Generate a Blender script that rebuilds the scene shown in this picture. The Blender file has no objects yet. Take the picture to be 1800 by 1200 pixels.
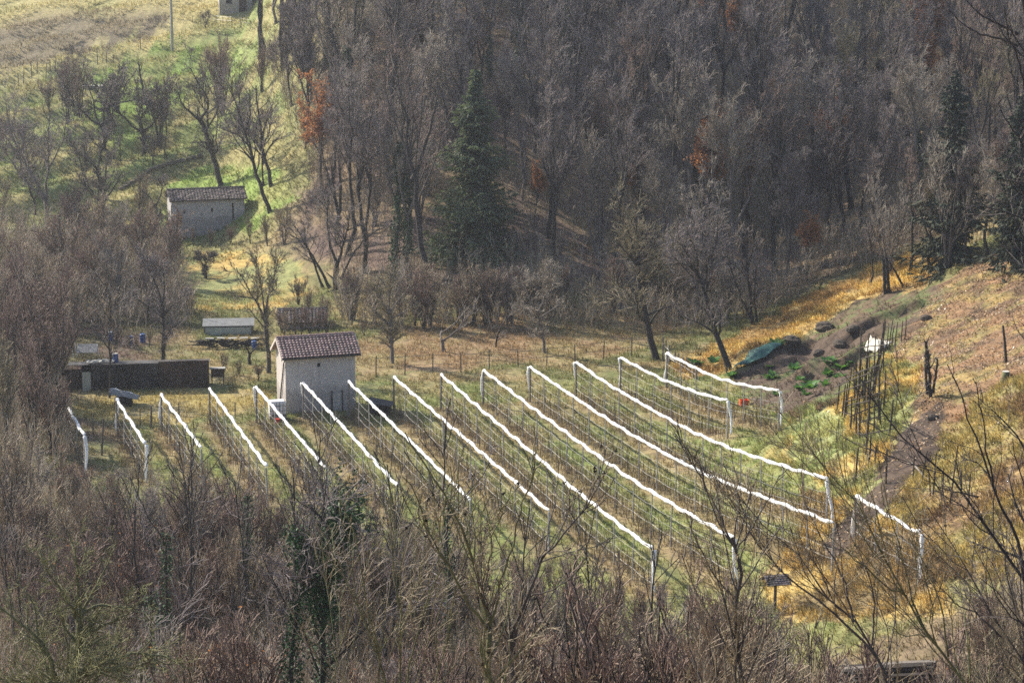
import bpy, bmesh, math, random
import numpy as np
from mathutils import Vector, Matrix

# ------------------------------------------------------------------ camera, sky, sun, exposure
sc = bpy.context.scene
PITCH = math.radians(12.2)
CAMZ = 36.3
FPX = 4500.0                      # focal length in photograph pixels (1800 wide)
cam_d = bpy.data.cameras.new('camera'); cam = bpy.data.objects.new('camera', cam_d)
sc.collection.objects.link(cam); sc.camera = cam
cam.location = (0, 0, CAMZ); cam.rotation_euler = (math.radians(90) - PITCH, 0, 0)
cam_d.sensor_width = 36.0; cam_d.lens = 36.0 * FPX / 1800.0
cam_d.clip_start = 0.5; cam_d.clip_end = 4000

SUN_AZ = math.radians(53)         # from +Y towards -X : behind the scene, to the left
SUN_EL = math.radians(34)
world = bpy.data.worlds.new('World'); sc.world = world; world.use_nodes = True
wn = world.node_tree.nodes; wl = world.node_tree.links
bg = wn['Background']; bg.inputs['Strength'].default_value = 0.13
sky = wn.new('ShaderNodeTexSky'); sky.sky_type = 'NISHITA'; sky.sun_disc = False
sky.sun_elevation = SUN_EL; sky.sun_rotation = -SUN_AZ
sky.air_density = 1.0; sky.dust_density = 1.6; sky.ozone_density = 1.0
wl.new(sky.outputs['Color'], bg.inputs['Color'])
sun_d = bpy.data.lights.new('sun', 'SUN'); sun = bpy.data.objects.new('sun', sun_d)
sc.collection.objects.link(sun)
sun_d.energy = 5.0; sun_d.angle = math.radians(0.5); sun_d.color = (1.0, 0.92, 0.79)
SDIR = Vector((-math.sin(SUN_AZ) * math.cos(SUN_EL), math.cos(SUN_AZ) * math.cos(SUN_EL), math.sin(SUN_EL)))
sun.rotation_euler = SDIR.to_track_quat('Z', 'Y').to_euler()
sun.location = (-120, 200, 200)
sc.view_settings.view_transform = 'Standard'; sc.view_settings.look = 'None'
sc.view_settings.gamma = 1.0; sc.view_settings.use_curve_mapping = False
sc.view_settings.exposure = 0.95
sc.cycles.use_denoising = False; sc.cycles.use_adaptive_sampling = False; sc.cycles.filter_width = 1.6
sc.cycles.max_bounces = 5; sc.cycles.diffuse_bounces = 3; sc.cycles.glossy_bounces = 2
sc.cycles.transparent_max_bounces = 4; sc.cycles.volume_bounces = 0
sc.cycles.sample_clamp_indirect = 2.0

# ------------------------------------------------------------------ projection and noise helpers
CP, SP = math.cos(PITCH), math.sin(PITCH)
def ray(px, py):
    u = (px - 900) / FPX; v = (600 - py) / FPX
    return np.array([u, CP + v * SP, -SP + v * CP])
def at(px, py, Y):                # the point seen at a photo pixel, at ground distance Y
    d = ray(px, py); return np.array([0, 0, CAMZ]) + d * (Y / d[1])
def proj(x, y, z):
    zc = y * CP - (z - CAMZ) * SP
    return 900 + FPX * x / zc, 600 - FPX * (y * SP + (z - CAMZ) * CP) / zc

def _hash(ix, iy, s):
    n = (ix.astype(np.int64) * 374761393 + iy.astype(np.int64) * 668265263 + s * 1442695041) & 0xffffffff
    n = ((n ^ (n >> 13)) * 1274126177) & 0xffffffff
    n = (n ^ (n >> 16)) & 0xffff
    return n / 65535.0
def vnoise(x, y, s=0):
    x = np.asarray(x, float); y = np.asarray(y, float)
    ix = np.floor(x); iy = np.floor(y); fx = x - ix; fy = y - iy
    fx = fx * fx * (3 - 2 * fx); fy = fy * fy * (3 - 2 * fy)
    a = _hash(ix, iy, s); b = _hash(ix + 1, iy, s); c = _hash(ix, iy + 1, s); d = _hash(ix + 1, iy + 1, s)
    return a + (b - a) * fx + (c - a) * fy + (a - b - c + d) * fx * fy
def fbm(x, y, s=0, o=4):
    t = 0; a = .5; n = 0
    for k in range(o):
        t = t + a * vnoise(x * 2 ** k, y * 2 ** k, s + k); n += a; a *= .5
    return t / n                   # 0..1
def softplus(t): return np.logaddexp(0, t)
def sstep(a, b, t):
    t = np.clip((t - a) / (b - a), 0, 1); return t * t * (3 - 2 * t)

# ------------------------------------------------------------------ terrain height
SCARPS = []                        # polylines of earth cuts: ([(x, y) ...], height)
MOUNDS = []                        # (x, y, radius, height)
def H(x, y, detail=False):
    x = np.asarray(x, float); y = np.asarray(y, float)
    xe = np.interp(y, [90, 110, 125, 137, 147, 160, 220, 300], [9.5, 9.2, 10.4, 11.5, 14.6, 16, 17, 20])
    r = 1.5 * softplus((x - xe) / 3.0)
    r = 55 * (1 - np.exp(-r / 55))
    yb = np.interp(x, [-60, -30, -24, -17, -8, 0, 10, 25, 60], [207, 206, 203, 192, 181, 178, 177.5, 179, 182])
    sl = np.interp(x, [-60, -27, -15, 60], [.27, .27, .56, .6])
    b = sl * 3 * softplus((y - yb) / 3.0)
    left = 1 - sstep(-26, -17, x)
    tl = -.2 * (x + 35)
    t = (b + tl) / 1.9
    stepped = 1.9 * (np.floor(t) + sstep(.45, .95, t - np.floor(t))) - tl
    b = b + left * .75 * (stepped - b) * sstep(204, 212, y)
    rav = .62 * 4 * softplus((x - 9) / 4.0) * sstep(176, 198, y)
    b = np.maximum(0, b - rav)
    b = 62 * (1 - np.exp(-b / 62))
    f = .42 * 6 * softplus((83 - y) / 6.0) * np.interp(x, [-30, 10, 30, 60], [1, 1, 1.05, 1.1])
    f = 36 * (1 - np.exp(-(f / 36) ** 3)) ** (1 / 3.)
    h = (r ** 4 + b ** 4 + f ** 4) ** .25
    # far-off land keeps rolling so that it meets the horizon as hills
    far = np.maximum(0, np.hypot(x, y - 130) - 260)
    h = h + 6 * (fbm(x * .004, y * .004, 71) - .5) * np.minimum(1, far / 200)
    lz = 1 - sstep(-16, -8, x)
    h = h + .35 * (fbm(x * .06, y * .06, 5, 2) - .5) * (0.35 + sstep(.3, 3, h))
    for (mx, my, mr, mh) in MOUNDS:
        q = ((x - mx) ** 2 + (y - my) ** 2) / (mr * mr)
        h = h + mh * np.exp(-q * q)
    for (pl, A) in SCARPS:
        best = np.full(h.shape, 1e9); val = np.zeros(h.shape)
        for i in range(len(pl) - 1):
            qa, qb = pl[i], pl[i + 1]; L = math.hypot(qb[0] - qa[0], qb[1] - qa[1]); ux, uy = (qb[0] - qa[0]) / L, (qb[1] - qa[1]) / L
            t = (x - qa[0]) * ux + (y - qa[1]) * uy; s = -(x - qa[0]) * uy + (y - qa[1]) * ux
            over = np.maximum(0, np.maximum(-t if i == 0 else -1e9, (t - L) if i == len(pl) - 2 else -1e9))
            tc = np.clip(t, 0, L); d = np.hypot(x - qa[0] - ux * tc, y - qa[1] - uy * tc)
            v = A * sstep(-.3, .2, s + .5 * (fbm(x * 1.3, y * 1.3, 81, 2) - .5)) * np.exp(-(np.maximum(s, 0) / 1.7) ** 2) * np.exp(-(over / .9) ** 2)
            val = np.where(d < best, v, val); best = np.minimum(best, d)
        h = h + val
    if detail:
        bank = sstep(.7, 2.2, r)
        h = h + .34 * bank * (np.abs(fbm(x * .8 + .35 * y, y * .5, 13, 3) - .5) * 2 - .4) + .12 * bank * (fbm(x * 2.2, y * 2.2, 23, 2) - .5)
        rough = .35 + .65 * sstep(.6, 2.5, r) + .5 * sstep(.5, 2, b)
        h = h + .16 * (fbm(x * .9, y * .9, 11, 3) - .5) * rough + .07 * (fbm(x * 3.1, y * 3.1, 21, 2) - .5) * rough
    return h
def ground_px(px, py, off=0.0, y0=92, y1=330):
    d = ray(px, py); ys = np.linspace(y0, y1, 1900)
    t = ys / d[1]; zs = CAMZ + d[2] * t; xs = d[0] * t
    hh = H(xs, ys) + off
    k = np.argmax(zs < hh)
    if k == 0: k = len(ys) - 1
    a = zs[k - 1] - hh[k - 1]; b = zs[k] - hh[k]
    fr = a / (a - b) if a != b else 0
    yy = ys[k - 1] + fr * (ys[k] - ys[k - 1]); tt = yy / d[1]
    return np.array([d[0] * tt, yy, float(H(d[0] * tt, yy))])
for (px, py, mr, mh) in [(1345, 630, 2.3, 1.0), (1470, 600, 1.3, .45), (1530, 590, 1.1, .4), (1400, 600, 1.2, .5),
                         (1430, 650, 1.2, .45), (1385, 790, 1.6, .55),
                         (1500, 800, 1.5, .4), (1640, 700, 1.6, .3)]:
    g = ground_px(px, py); MOUNDS.append((g[0], g[1], mr, mh))

_sc = [([(1418, 662), (1450, 656), (1480, 648), (1508, 632), (1532, 612)], .7), ([(1498, 596), (1535, 574), (1570, 558), (1600, 545)], .7), ([(1300, 662), (1345, 652), (1385, 640)], .5)]
for pl, A_ in _sc:
    SCARPS.append(([tuple(ground_px(*q)[:2]) for q in pl], A_))

# ------------------------------------------------------------------ mesh helpers
COL = sc.collection
def mesh_np(name, V, F, mat, parent=None, smooth=False, colors=None, link=True):
    V = np.ascontiguousarray(V, np.float32); F = np.ascontiguousarray(F, np.int32)
    me = bpy.data.meshes.new(name)
    n, k = F.shape
    me.vertices.add(len(V)); me.vertices.foreach_set('co', V.ravel())
    me.loops.add(n * k); me.loops.foreach_set('vertex_index', F.ravel())
    me.polygons.add(n)
    me.polygons.foreach_set('loop_start', np.arange(0, n * k, k, dtype=np.int32))
    if smooth: me.polygons.foreach_set('use_smooth', np.ones(n, bool))
    me.update(calc_edges=True)
    if colors is not None:
        ca = me.color_attributes.new('cover', 'FLOAT_COLOR', 'POINT')
        c4 = np.ones((len(V), 4), np.float32); c4[:, :3] = colors
        ca.data.foreach_set('color', c4.ravel())
    me.materials.append(mat)
    o = bpy.data.objects.new(name, me)
    if link: COL.objects.link(o)
    if parent: o.parent = parent
    return o

class MB:
    def __init__(s): s.v = []; s.f = []
    def add(s, vs, fs):
        b = len(s.v); s.v += [tuple(map(float, p)) for p in vs]; s.f += [tuple(i + b for i in f) for f in fs]; return s
    def box(s, c, size, rz=0.0, rx=0.0, ry=0.0):
        m = Matrix.Translation(Vector(c)) @ Matrix.Rotation(rz, 4, 'Z') @ Matrix.Rotation(ry, 4, 'Y') @ Matrix.Rotation(rx, 4, 'X')
        w, d, h = [q / 2 for q in size]
        vs = [m @ Vector((sx * w, sy * d, sz * h)) for sz in (-1, 1) for sx, sy in ((-1, -1), (1, -1), (1, 1), (-1, 1))]
        return s.add(vs, [(3, 2, 1, 0), (4, 5, 6, 7), (0, 1, 5, 4), (1, 2, 6, 5), (2, 3, 7, 6), (3, 0, 4, 7)])
    def tube(s, pts, r, k=6, cap=True):
        pts = [Vector(p) for p in pts]; n = len(pts)
        if not hasattr(r, '__len__'): r = [r] * n
        vs = []
        for i, p in enumerate(pts):
            t = (pts[min(i + 1, n - 1)] - pts[max(i - 1, 0)]).normalized()
            ref = Vector((0, 0, 1)) if abs(t.z) < .9 else Vector((1, 0, 0))
            a = t.cross(ref).normalized(); b = t.cross(a).normalized()
            for j in range(k):
                q = 2 * math.pi * j / k
                vs.append(p + (a * math.cos(q) + b * math.sin(q)) * r[i])
        fs = [(i * k + j, i * k + (j + 1) % k, (i + 1) * k + (j + 1) % k, (i + 1) * k + j) for i in range(n - 1) for j in range(k)]
        if cap: fs += [tuple(range(k))[::-1], tuple((n - 1) * k + j for j in range(k))]
        return s.add(vs, fs)
    def build(s, name, mat, parent=None, smooth=False, bevel=0):
        me = bpy.data.meshes.new(name); me.from_pydata(s.v, [], s.f); me.update()
        bm = bmesh.new(); bm.from_mesh(me); bmesh.ops.recalc_face_normals(bm, faces=bm.faces)
        if bevel: bmesh.ops.bevel(bm, geom=[e for e in bm.edges], offset=bevel, segments=1, affect='EDGES')
        bm.to_mesh(me); bm.free()
        if smooth:
            for p in me.polygons: p.use_smooth = True
        me.materials.append(mat)
        o = bpy.data.objects.new(name, me); COL.objects.link(o)
        if parent: o.parent = parent
        return o

def tag(o, label=None, cat=None, group=None, kind=None):
    if label: o['label'] = label
    if cat: o['category'] = cat
    if group: o['group'] = group
    if kind: o['kind'] = kind
    return o
def thing(name, label, cat, loc=(0, 0, 0), rz=0.0, group=None, scale=1.0):
    o = bpy.data.objects.new(name, None); COL.objects.link(o)
    o.location = Vector([float(q) for q in loc]); o.rotation_euler = (0, 0, rz); o.scale = (scale,) * 3
    o.empty_display_size = .3
    return tag(o, label, cat, group)
def copy_tree(o, parent=None):
    c = o.copy(); COL.objects.link(c)
    if parent: c.parent = parent
    for ch in list(o.children): copy_tree(ch, c)
    return c

# ------------------------------------------------------------------ materials
def _base(name):
    m = bpy.data.materials.new(name); m.use_nodes = True
    nt = m.node_tree; return m, nt, nt.nodes['Principled BSDF']
def mat(name, c1, c2=None, scale=4.0, rough=.9, bump=0.0, bscale=None, metal=0.0, spec=.3, stretch=None, detail=6):
    m, nt, p = _base(name)
    p.inputs['Roughness'].default_value = rough; p.inputs['Metallic'].default_value = metal
    p.inputs['Specular IOR Level'].default_value = spec
    if c2 is None: c2 = tuple(q * .7 for q in c1)
    tc = nt.nodes.new('ShaderNodeTexCoord'); mp = nt.nodes.new('ShaderNodeMapping')
    if stretch: mp.inputs['Scale'].default_value = stretch
    no = nt.nodes.new('ShaderNodeTexNoise'); no.inputs['Scale'].default_value = scale; no.inputs['Detail'].default_value = detail
    no.inputs['Roughness'].default_value = .65
    cr = nt.nodes.new('ShaderNodeValToRGB')
    cr.color_ramp.elements[0].position = .32; cr.color_ramp.elements[1].position = .68
    cr.color_ramp.elements[0].color = (*c2, 1); cr.color_ramp.elements[1].color = (*c1, 1)
    L = nt.links.new
    L(tc.outputs['Object'], mp.inputs['Vector']); L(mp.outputs[0], no.inputs['Vector']); L(no.outputs['Fac'], cr.inputs['Fac'])
    L(cr.outputs['Color'], p.inputs['Base Color'])
    if bump:
        n2 = nt.nodes.new('ShaderNodeTexNoise'); n2.inputs['Scale'].default_value = bscale or scale * 4; n2.inputs['Detail'].default_value = 4
        L(mp.outputs[0], n2.inputs['Vector'])
        bp = nt.nodes.new('ShaderNodeBump'); bp.inputs['Strength'].default_value = bump; bp.inputs['Distance'].default_value = .03
        L(n2.outputs['Fac'], bp.inputs['Height']); L(bp.outputs['Normal'], p.inputs['Normal'])
    return m
def mat_attr(name, rough=.95, nscale=6.0, amt=.5, bump=.0, spec=.1, transl=0.0, dist=.05):
    m, nt, p = _base(name); L = nt.links.new
    p.inputs['Roughness'].default_value = rough; p.inputs['Specular IOR Level'].default_value = spec
    a = nt.nodes.new('ShaderNodeAttribute'); a.attribute_name = 'cover'
    tc = nt.nodes.new('ShaderNodeTexCoord')
    no = nt.nodes.new('ShaderNodeTexNoise'); no.inputs['Scale'].default_value = nscale; no.inputs['Detail'].default_value = 8
    no.inputs['Roughness'].default_value = .7
    L(tc.outputs['Object'], no.inputs['Vector'])
    mr = nt.nodes.new('ShaderNodeMapRange'); mr.inputs['From Min'].default_value = .3; mr.inputs['From Max'].default_value = .7
    mr.inputs['To Min'].default_value = 1 - amt; mr.inputs['To Max'].default_value = 1 + amt
    L(no.outputs['Fac'], mr.inputs['Value'])
    mx = nt.nodes.new('ShaderNodeVectorMath'); mx.operation = 'SCALE'
    L(a.outputs['Color'], mx.inputs[0]); L(mr.outputs[0], mx.inputs['Scale'])
    L(mx.outputs[0], p.inputs['Base Color'])
    if bump:
        bp = nt.nodes.new('ShaderNodeBump'); bp.inputs['Strength'].default_value = bump; bp.inputs['Distance'].default_value = dist
        L(no.outputs['Fac'], bp.inputs['Height']); L(bp.outputs['Normal'], p.inputs['Normal'])
    if transl:
        tr = nt.nodes.new('ShaderNodeBsdfTranslucent'); L(mx.outputs[0], tr.inputs['Color'])
        ms = nt.nodes.new('ShaderNodeMixShader'); ms.inputs[0].default_value = transl
        L(p.outputs[0], ms.inputs[1]); L(tr.outputs[0], ms.inputs[2]); L(ms.outputs[0], nt.nodes['Material Output'].inputs['Surface'])
    return m
def translucent(m, c, f):
    nt = m.node_tree; tr = nt.nodes.new('ShaderNodeBsdfTranslucent'); tr.inputs['Color'].default_value = (*c, 1)
    ms = nt.nodes.new('ShaderNodeMixShader'); ms.inputs[0].default_value = f
    nt.links.new(nt.nodes['Principled BSDF'].outputs[0], ms.inputs[1]); nt.links.new(tr.outputs[0], ms.inputs[2])
    nt.links.new(ms.outputs[0], nt.nodes['Material Output'].inputs['Surface']); return m

def mat_wall(name, c1, c2, cd, foot):
    m = mat(name, c1, c2, 1.3, .95, .35, 12); nt = m.node_tree; L = nt.links.new; p = nt.nodes['Principled BSDF']
    src = p.inputs['Base Color'].links[0].from_socket; tc = nt.nodes.new('ShaderNodeTexCoord')
    mp = nt.nodes.new('ShaderNodeMapping'); mp.inputs['Scale'].default_value = (2.6, 2.6, .35); L(tc.outputs['Object'], mp.inputs['Vector'])
    n1 = nt.nodes.new('ShaderNodeTexNoise'); n1.inputs['Scale'].default_value = 1.6; n1.inputs['Detail'].default_value = 7; L(mp.outputs[0], n1.inputs['Vector'])
    r1 = nt.nodes.new('ShaderNodeMapRange'); r1.inputs['From Min'].default_value = .52; r1.inputs['From Max'].default_value = .75; r1.inputs['To Max'].default_value = .55; L(n1.outputs['Fac'], r1.inputs['Value'])
    sx = nt.nodes.new('ShaderNodeSeparateXYZ'); L(tc.outputs['Object'], sx.inputs[0])
    n2 = nt.nodes.new('ShaderNodeTexNoise'); n2.inputs['Scale'].default_value = 2.2; n2.inputs['Detail'].default_value = 6; L(tc.outputs['Object'], n2.inputs['Vector'])
    ad = nt.nodes.new('ShaderNodeMath'); ad.operation = 'MULTIPLY_ADD'; L(n2.outputs['Fac'], ad.inputs[0]); ad.inputs[1].default_value = -1.6; L(sx.outputs['Z'], ad.inputs[2])
    r2 = nt.nodes.new('ShaderNodeMapRange'); r2.inputs['From Min'].default_value = foot - .75; r2.inputs['From Max'].default_value = foot - 1.1; r2.inputs['To Max'].default_value = .6; L(ad.outputs[0], r2.inputs['Value'])
    mxm = nt.nodes.new('ShaderNodeMath'); mxm.operation = 'MAXIMUM'; L(r1.outputs[0], mxm.inputs[0]); L(r2.outputs[0], mxm.inputs[1])
    mx = nt.nodes.new('ShaderNodeMixRGB'); L(mxm.outputs[0], mx.inputs['Fac']); L(src, mx.inputs['Color1']); mx.inputs['Color2'].default_value = (*cd, 1); L(mx.outputs[0], p.inputs['Base Color'])
    return m
def uneven(m, scale, lo, hi, moss=None):
    nt = m.node_tree; L = nt.links.new; p = nt.nodes['Principled BSDF']; src = p.inputs['Base Color'].links[0].from_socket
    tc = nt.nodes.new('ShaderNodeTexCoord'); v = nt.nodes.new('ShaderNodeTexVoronoi'); v.inputs['Scale'].default_value = scale; L(tc.outputs['Object'], v.inputs['Vector'])
    sp = nt.nodes.new('ShaderNodeSeparateColor'); L(v.outputs['Color'], sp.inputs[0])
    r = nt.nodes.new('ShaderNodeMapRange'); r.inputs['To Min'].default_value = lo; r.inputs['To Max'].default_value = hi; L(sp.outputs[0], r.inputs['Value'])
    sc_ = nt.nodes.new('ShaderNodeVectorMath'); sc_.operation = 'SCALE'; L(src, sc_.inputs[0]); L(r.outputs[0], sc_.inputs['Scale']); out = sc_.outputs[0]
    if moss:
        n = nt.nodes.new('ShaderNodeTexNoise'); n.inputs['Scale'].default_value = 1.4; n.inputs['Detail'].default_value = 8; L(tc.outputs['Object'], n.inputs['Vector'])
        q = nt.nodes.new('ShaderNodeMapRange'); q.inputs['From Min'].default_value = .52; q.inputs['From Max'].default_value = .68; q.inputs['To Max'].default_value = .7; L(n.outputs['Fac'], q.inputs['Value'])
        mx = nt.nodes.new('ShaderNodeMixRGB'); L(q.outputs[0], mx.inputs['Fac']); L(out, mx.inputs['Color1']); mx.inputs['Color2'].default_value = (*moss, 1); out = mx.outputs[0]
    L(out, p.inputs['Base Color']); return m
M = {}
M['ground'] = mat_attr('ground_cover', nscale=2.2, amt=.45, bump=.8, dist=.12)
M['blades'] = mat_attr('dry_grass_blades', nscale=1.3, amt=.25, transl=.5)
M['litter'] = mat_attr('fallen_leaves', rough=.45, nscale=2, amt=.3, spec=.5)
M['brush'] = mat_attr('brushwood', rough=.7, nscale=.8, amt=.35, spec=.35)
M['plaster'] = mat_wall('old_grey_plaster', (.5, .465, .43), (.42, .385, .36), (.24, .215, .2), 1.6)
M['plaster2'] = mat_wall('weathered_grey_render', (.45, .425, .415), (.34, .32, .315), (.2, .19, .19), 2.2)
M['quoin'] = mat('pale_corner_render', (.55, .51, .45), (.42, .38, .33), 2, .95)
M['tile'] = mat('red_clay_tile', (.27, .17, .155), (.13, .075, .07), 7, .55, .2, 30, spec=.5)
M['oldtile'] = mat('old_brown_tile', (.15, .12, .112), (.08, .066, .064), 3.5, .8, .4, 20)
M['ridge'] = mat('pale_ridge_tile', (.36, .25, .22), (.22, .13, .11), 6, .7)
M['barge'] = mat('pale_painted_board', (.62, .54, .48), (.5, .42, .36), 3, .7)
M['dark'] = mat('black_interior_shade', (.012, .011, .011), (.008, .008, .008), 3, 1)  # near-black colour standing in for the shade inside openings and covers
M['wood'] = mat('weathered_post_wood', (.14, .115, .095), (.07, .058, .05), 9, .9, .4, 30, stretch=(1, 1, .25))
M['greywood'] = mat('silvery_old_wood', (.26, .23, .2), (.15, .13, .115), 9, .9, .3, 30, stretch=(1, 1, .25))
M['darkwood'] = mat('dark_stick_wood', (.075, .06, .05), (.038, .032, .027), 8, .9, .3, 30)
M['concrete'] = mat('concrete_post', (.42, .40, .36), (.3, .28, .26), 6, .9)
M['wire'] = mat('galvanised_wire', (.2, .195, .19), (.13, .13, .13), 3, .5, metal=.4)
M['net'] = translucent(mat('white_hail_net', (.86, .86, .85), (.78, .78, .77), 14, .8, .5, 30), (.85, .85, .84), .25)
M['tarmetal'] = mat('blackened_metal_sheet', (.045, .043, .043), (.018, .017, .017), 1.4, .75, .2, 8, stretch=(1.6, 1, .35), spec=.3)
M['rustmetal'] = mat('rusty_brown_sheet', (.085, .056, .043), (.035, .026, .022), 1.6, .8, .2, 8, stretch=(1.4, 1, .4))
M['palepanel'] = mat('pale_green_door', (.42, .43, .35), (.32, .33, .27), 2, .8)
M['sheet'] = mat('pale_fibre_sheet', (.36, .35, .32), (.24, .23, .21), 2, .85)
M['blue'] = mat('blue_plastic', (.035, .085, .24), (.025, .06, .18), 3, .4, spec=.5)
M['white'] = mat('white_plastic', (.78, .77, .74), (.66, .65, .62), 3, .5)
M['red'] = mat('red_plastic', (.5, .05, .03), (.4, .04, .025), 3, .45)
M['orange'] = mat('orange_plastic', (.75, .1, .02), (.62, .08, .015), 3, .45)
M['greentarp'] = mat('green_tarpaulin', (.03, .11, .085), (.02, .075, .06), 3, .42, .5, 7, spec=.5)
M['whitesheet'] = mat('cream_sheet', (.72, .68, .56), (.6, .55, .44), 3, .7, .4, 6)
M['greysheet'] = mat('grey_tarpaulin', (.2, .205, .2), (.12, .12, .12), 3, .7, .4, 6)
M['stone'] = mat('dry_stone', (.2, .17, .14), (.09, .075, .065), 3.5, .95, .8, 7)
M['clod'] = mat('dark_earth_clod', (.1, .08, .06), (.04, .033, .028), 3, .95, .8, 9)
M['bark'] = mat('brown_bark', (.1, .085, .075), (.05, .042, .038), 6, .9, .6, 24, stretch=(1, 1, .3))
M['bark_grey'] = mat('grey_bark', (.19, .165, .15), (.1, .085, .08), 6, .85, .5, 24, stretch=(1, 1, .3))
M['bark_moss'] = mat('mossy_bark', (.17, .17, .07), (.075, .068, .042), 5, .9, .6, 24)
M['bark_dark'] = mat('dark_bark', (.05, .042, .038), (.028, .024, .022), 6, .9, .5, 24)
M['twig'] = mat('grey_brown_twig', (.255, .217, .205), (.15, .125, .118), 1.2, .75, spec=.2)
M['twig_warm'] = mat('warm_brown_twig', (.36, .28, .195), (.2, .155, .11), 1.2, .7, spec=.3)
M['twig_moss'] = mat('mossy_twig', (.25, .25, .11), (.12, .115, .055), 1.2, .75, spec=.2)
M['twig_red'] = mat('reddish_twig', (.275, .195, .155), (.165, .118, .098), 1.2, .75, spec=.2)
M['twig_pale'] = mat('pale_twig', (.38, .33, .27), (.22, .19, .16), 1.2, .7, spec=.2)
M['twig_olive'] = mat('olive_twig', (.26, .22, .13), (.15, .125, .08), 1.2, .75, spec=.35)
M['twig_dark'] = mat('dark_twig', (.17, .14, .125), (.09, .075, .066), 1.2, .75, spec=.4)
M['twig_near'] = mat('near_olive_twig', (.32, .25, .14), (.13, .1, .06), 3, .6, spec=.5)
M['rust_leaf'] = translucent(mat('rust_leaf', (.5, .21, .07), (.3, .12, .045), 1.5, .7), (.5, .22, .07), .35)
M['ivy'] = mat('ivy_leaf', (.04, .095, .03), (.02, .05, .018), 2.5, .6, spec=.18)
M['needle_dark'] = mat('dull_conifer_needle', (.06, .072, .045), (.03, .038, .026), 1.2, .8, spec=.2)
M['needle'] = translucent(mat('spruce_needle', (.12, .155, .085), (.06, .085, .05), 1.2, .7, spec=.3), (.13, .17, .07), .3)
M['conedark'] = mat('alder_cone', (.02, .015, .012), (.012, .01, .009), 6, .9)
M['greenleaf'] = translucent(mat('green_weed_leaf', (.08, .2, .03), (.05, .13, .02), 2, .5), (.12, .28, .04), .3)

uneven(M['tile'], 5.5, .55, 1.5, (.1, .085, .07)); uneven(M['oldtile'], 4.5, .5, 1.5, (.06, .06, .045)); uneven(M['tarmetal'], 1.6, .5, 1.9, (.06, .045, .035)); uneven(M['rustmetal'], 1.4, .6, 1.6)
# ------------------------------------------------------------------ vineyard rows: where they run (far top, near top in the photo)
ROWS = [((120, 718), (148, 765)), ((205, 702), (255, 780)), ((283, 693), (352, 785)), ((368, 683), (467, 817)),
        ((450, 680), (572, 822)), ((533, 673), (697, 852)), ((612, 670), (825, 877)), ((692, 663), (962, 895)),
        ((775, 658), (1147, 965)), ((850, 651), (1290, 945)), ((932, 645), (1465, 920)), ((1013, 637), (1455, 842)),
        ((1091, 629), (1280, 704)), ((1172, 621), (1370, 687)), ((1505, 872), (1617, 937))]
ROWH = 2.15
ROWW = []
for a, b in ROWS:
    ROWW.append((ground_px(*a, off=ROWH), ground_px(*b, off=ROWH)))

# ------------------------------------------------------------------ ground cover colour
def pip(px, py, poly):
    ins = np.zeros(np.shape(px), bool); n = len(poly)
    for i in range(n):
        x0, y0 = poly[i]; x1, y1 = poly[(i + 1) % n]
        c = ((y0 > py) != (y1 > py)) & (px < (x1 - x0) * (py - y0) / ((y1 - y0) if y1 != y0 else 1e-9) + x0)
        ins ^= c
    return ins
REG = {   # outlines of the ground-cover patches; laid on the ground once, they stay there
 'brown_field': [(630, 662), (800, 652), (1110, 618), (1165, 592), (1200, 560), (1000, 545), (700, 565), (610, 600)],
 'gold_strip': [(1180, 645), (1290, 592), (1400, 532), (1480, 487), (1600, 445), (1660, 455), (1620, 505), (1510, 522), (1440, 572), (1390, 592), (1330, 620), (1290, 650), (1200, 662)],
 'soil': [(1290, 655), (1390, 602), (1450, 572), (1510, 522), (1640, 495), (1660, 520), (1590, 580), (1550, 610), (1500, 650), (1470, 715), (1400, 735), (1310, 700)],
 'bank_gold': [(1320, 800), (1370, 755), (1400, 715), (1480, 700), (1500, 650), (1560, 625), (1625, 640), (1590, 760), (1560, 825), (1500, 880), (1440, 850)],
 'green_path': [(1375, 800), (1400, 750), (1425, 715), (1480, 730), (1480, 780), (1440, 830)],
 'litter': [(1560, 640), (1600, 560), (1680, 480), (1820, 400), (1820, 660), (1720, 710), (1660, 770), (1600, 760), (1620, 650)],
 'mixed_right': [(1600, 790), (1660, 760), (1720, 700), (1820, 640), (1820, 1020), (1660, 1020), (1560, 920)],
 'track': [(1590, 745), (1660, 700), (1650, 790), (1590, 860), (1540, 920), (1470, 985), (1440, 970), (1500, 895), (1540, 840), (1570, 790)],
 'near_gold': [(1410, 855), (1500, 885), (1490, 960), (1560, 900), (1640, 950), (1680, 1080), (1370, 1090), (1330, 1000), (1400, 960)],
 'green_hill': [(130, 240), (170, 140), (300, 60), (420, 70), (430, 130), (300, 200), (300, 240), (200, 250)],
 'green_hill2': [(280, 330), (370, 285), (500, 300), (520, 350), (430, 420), (330, 330)],
 'gold_hill': [(-80, -40), (440, -40), (430, 44), (300, 72), (240, 95), (120, 122), (-80, 165)],
 'gold_hill2': [(170, 400), (210, 330), (300, 280), (480, 240), (560, 270), (540, 340), (430, 300), (300, 330), (220, 420)],
 'garden': [(330, 455), (420, 440), (530, 455), (540, 520), (470, 545), (345, 545)],
 'front_strip': [(120, 690), (480, 682), (480, 720), (300, 745), (120, 730)],
 'grey_brown_hill': [(-60, 60), (120, 25), (270, 8), (310, 45), (240, 72), (120, 100), (-60, 130)],
}
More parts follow.
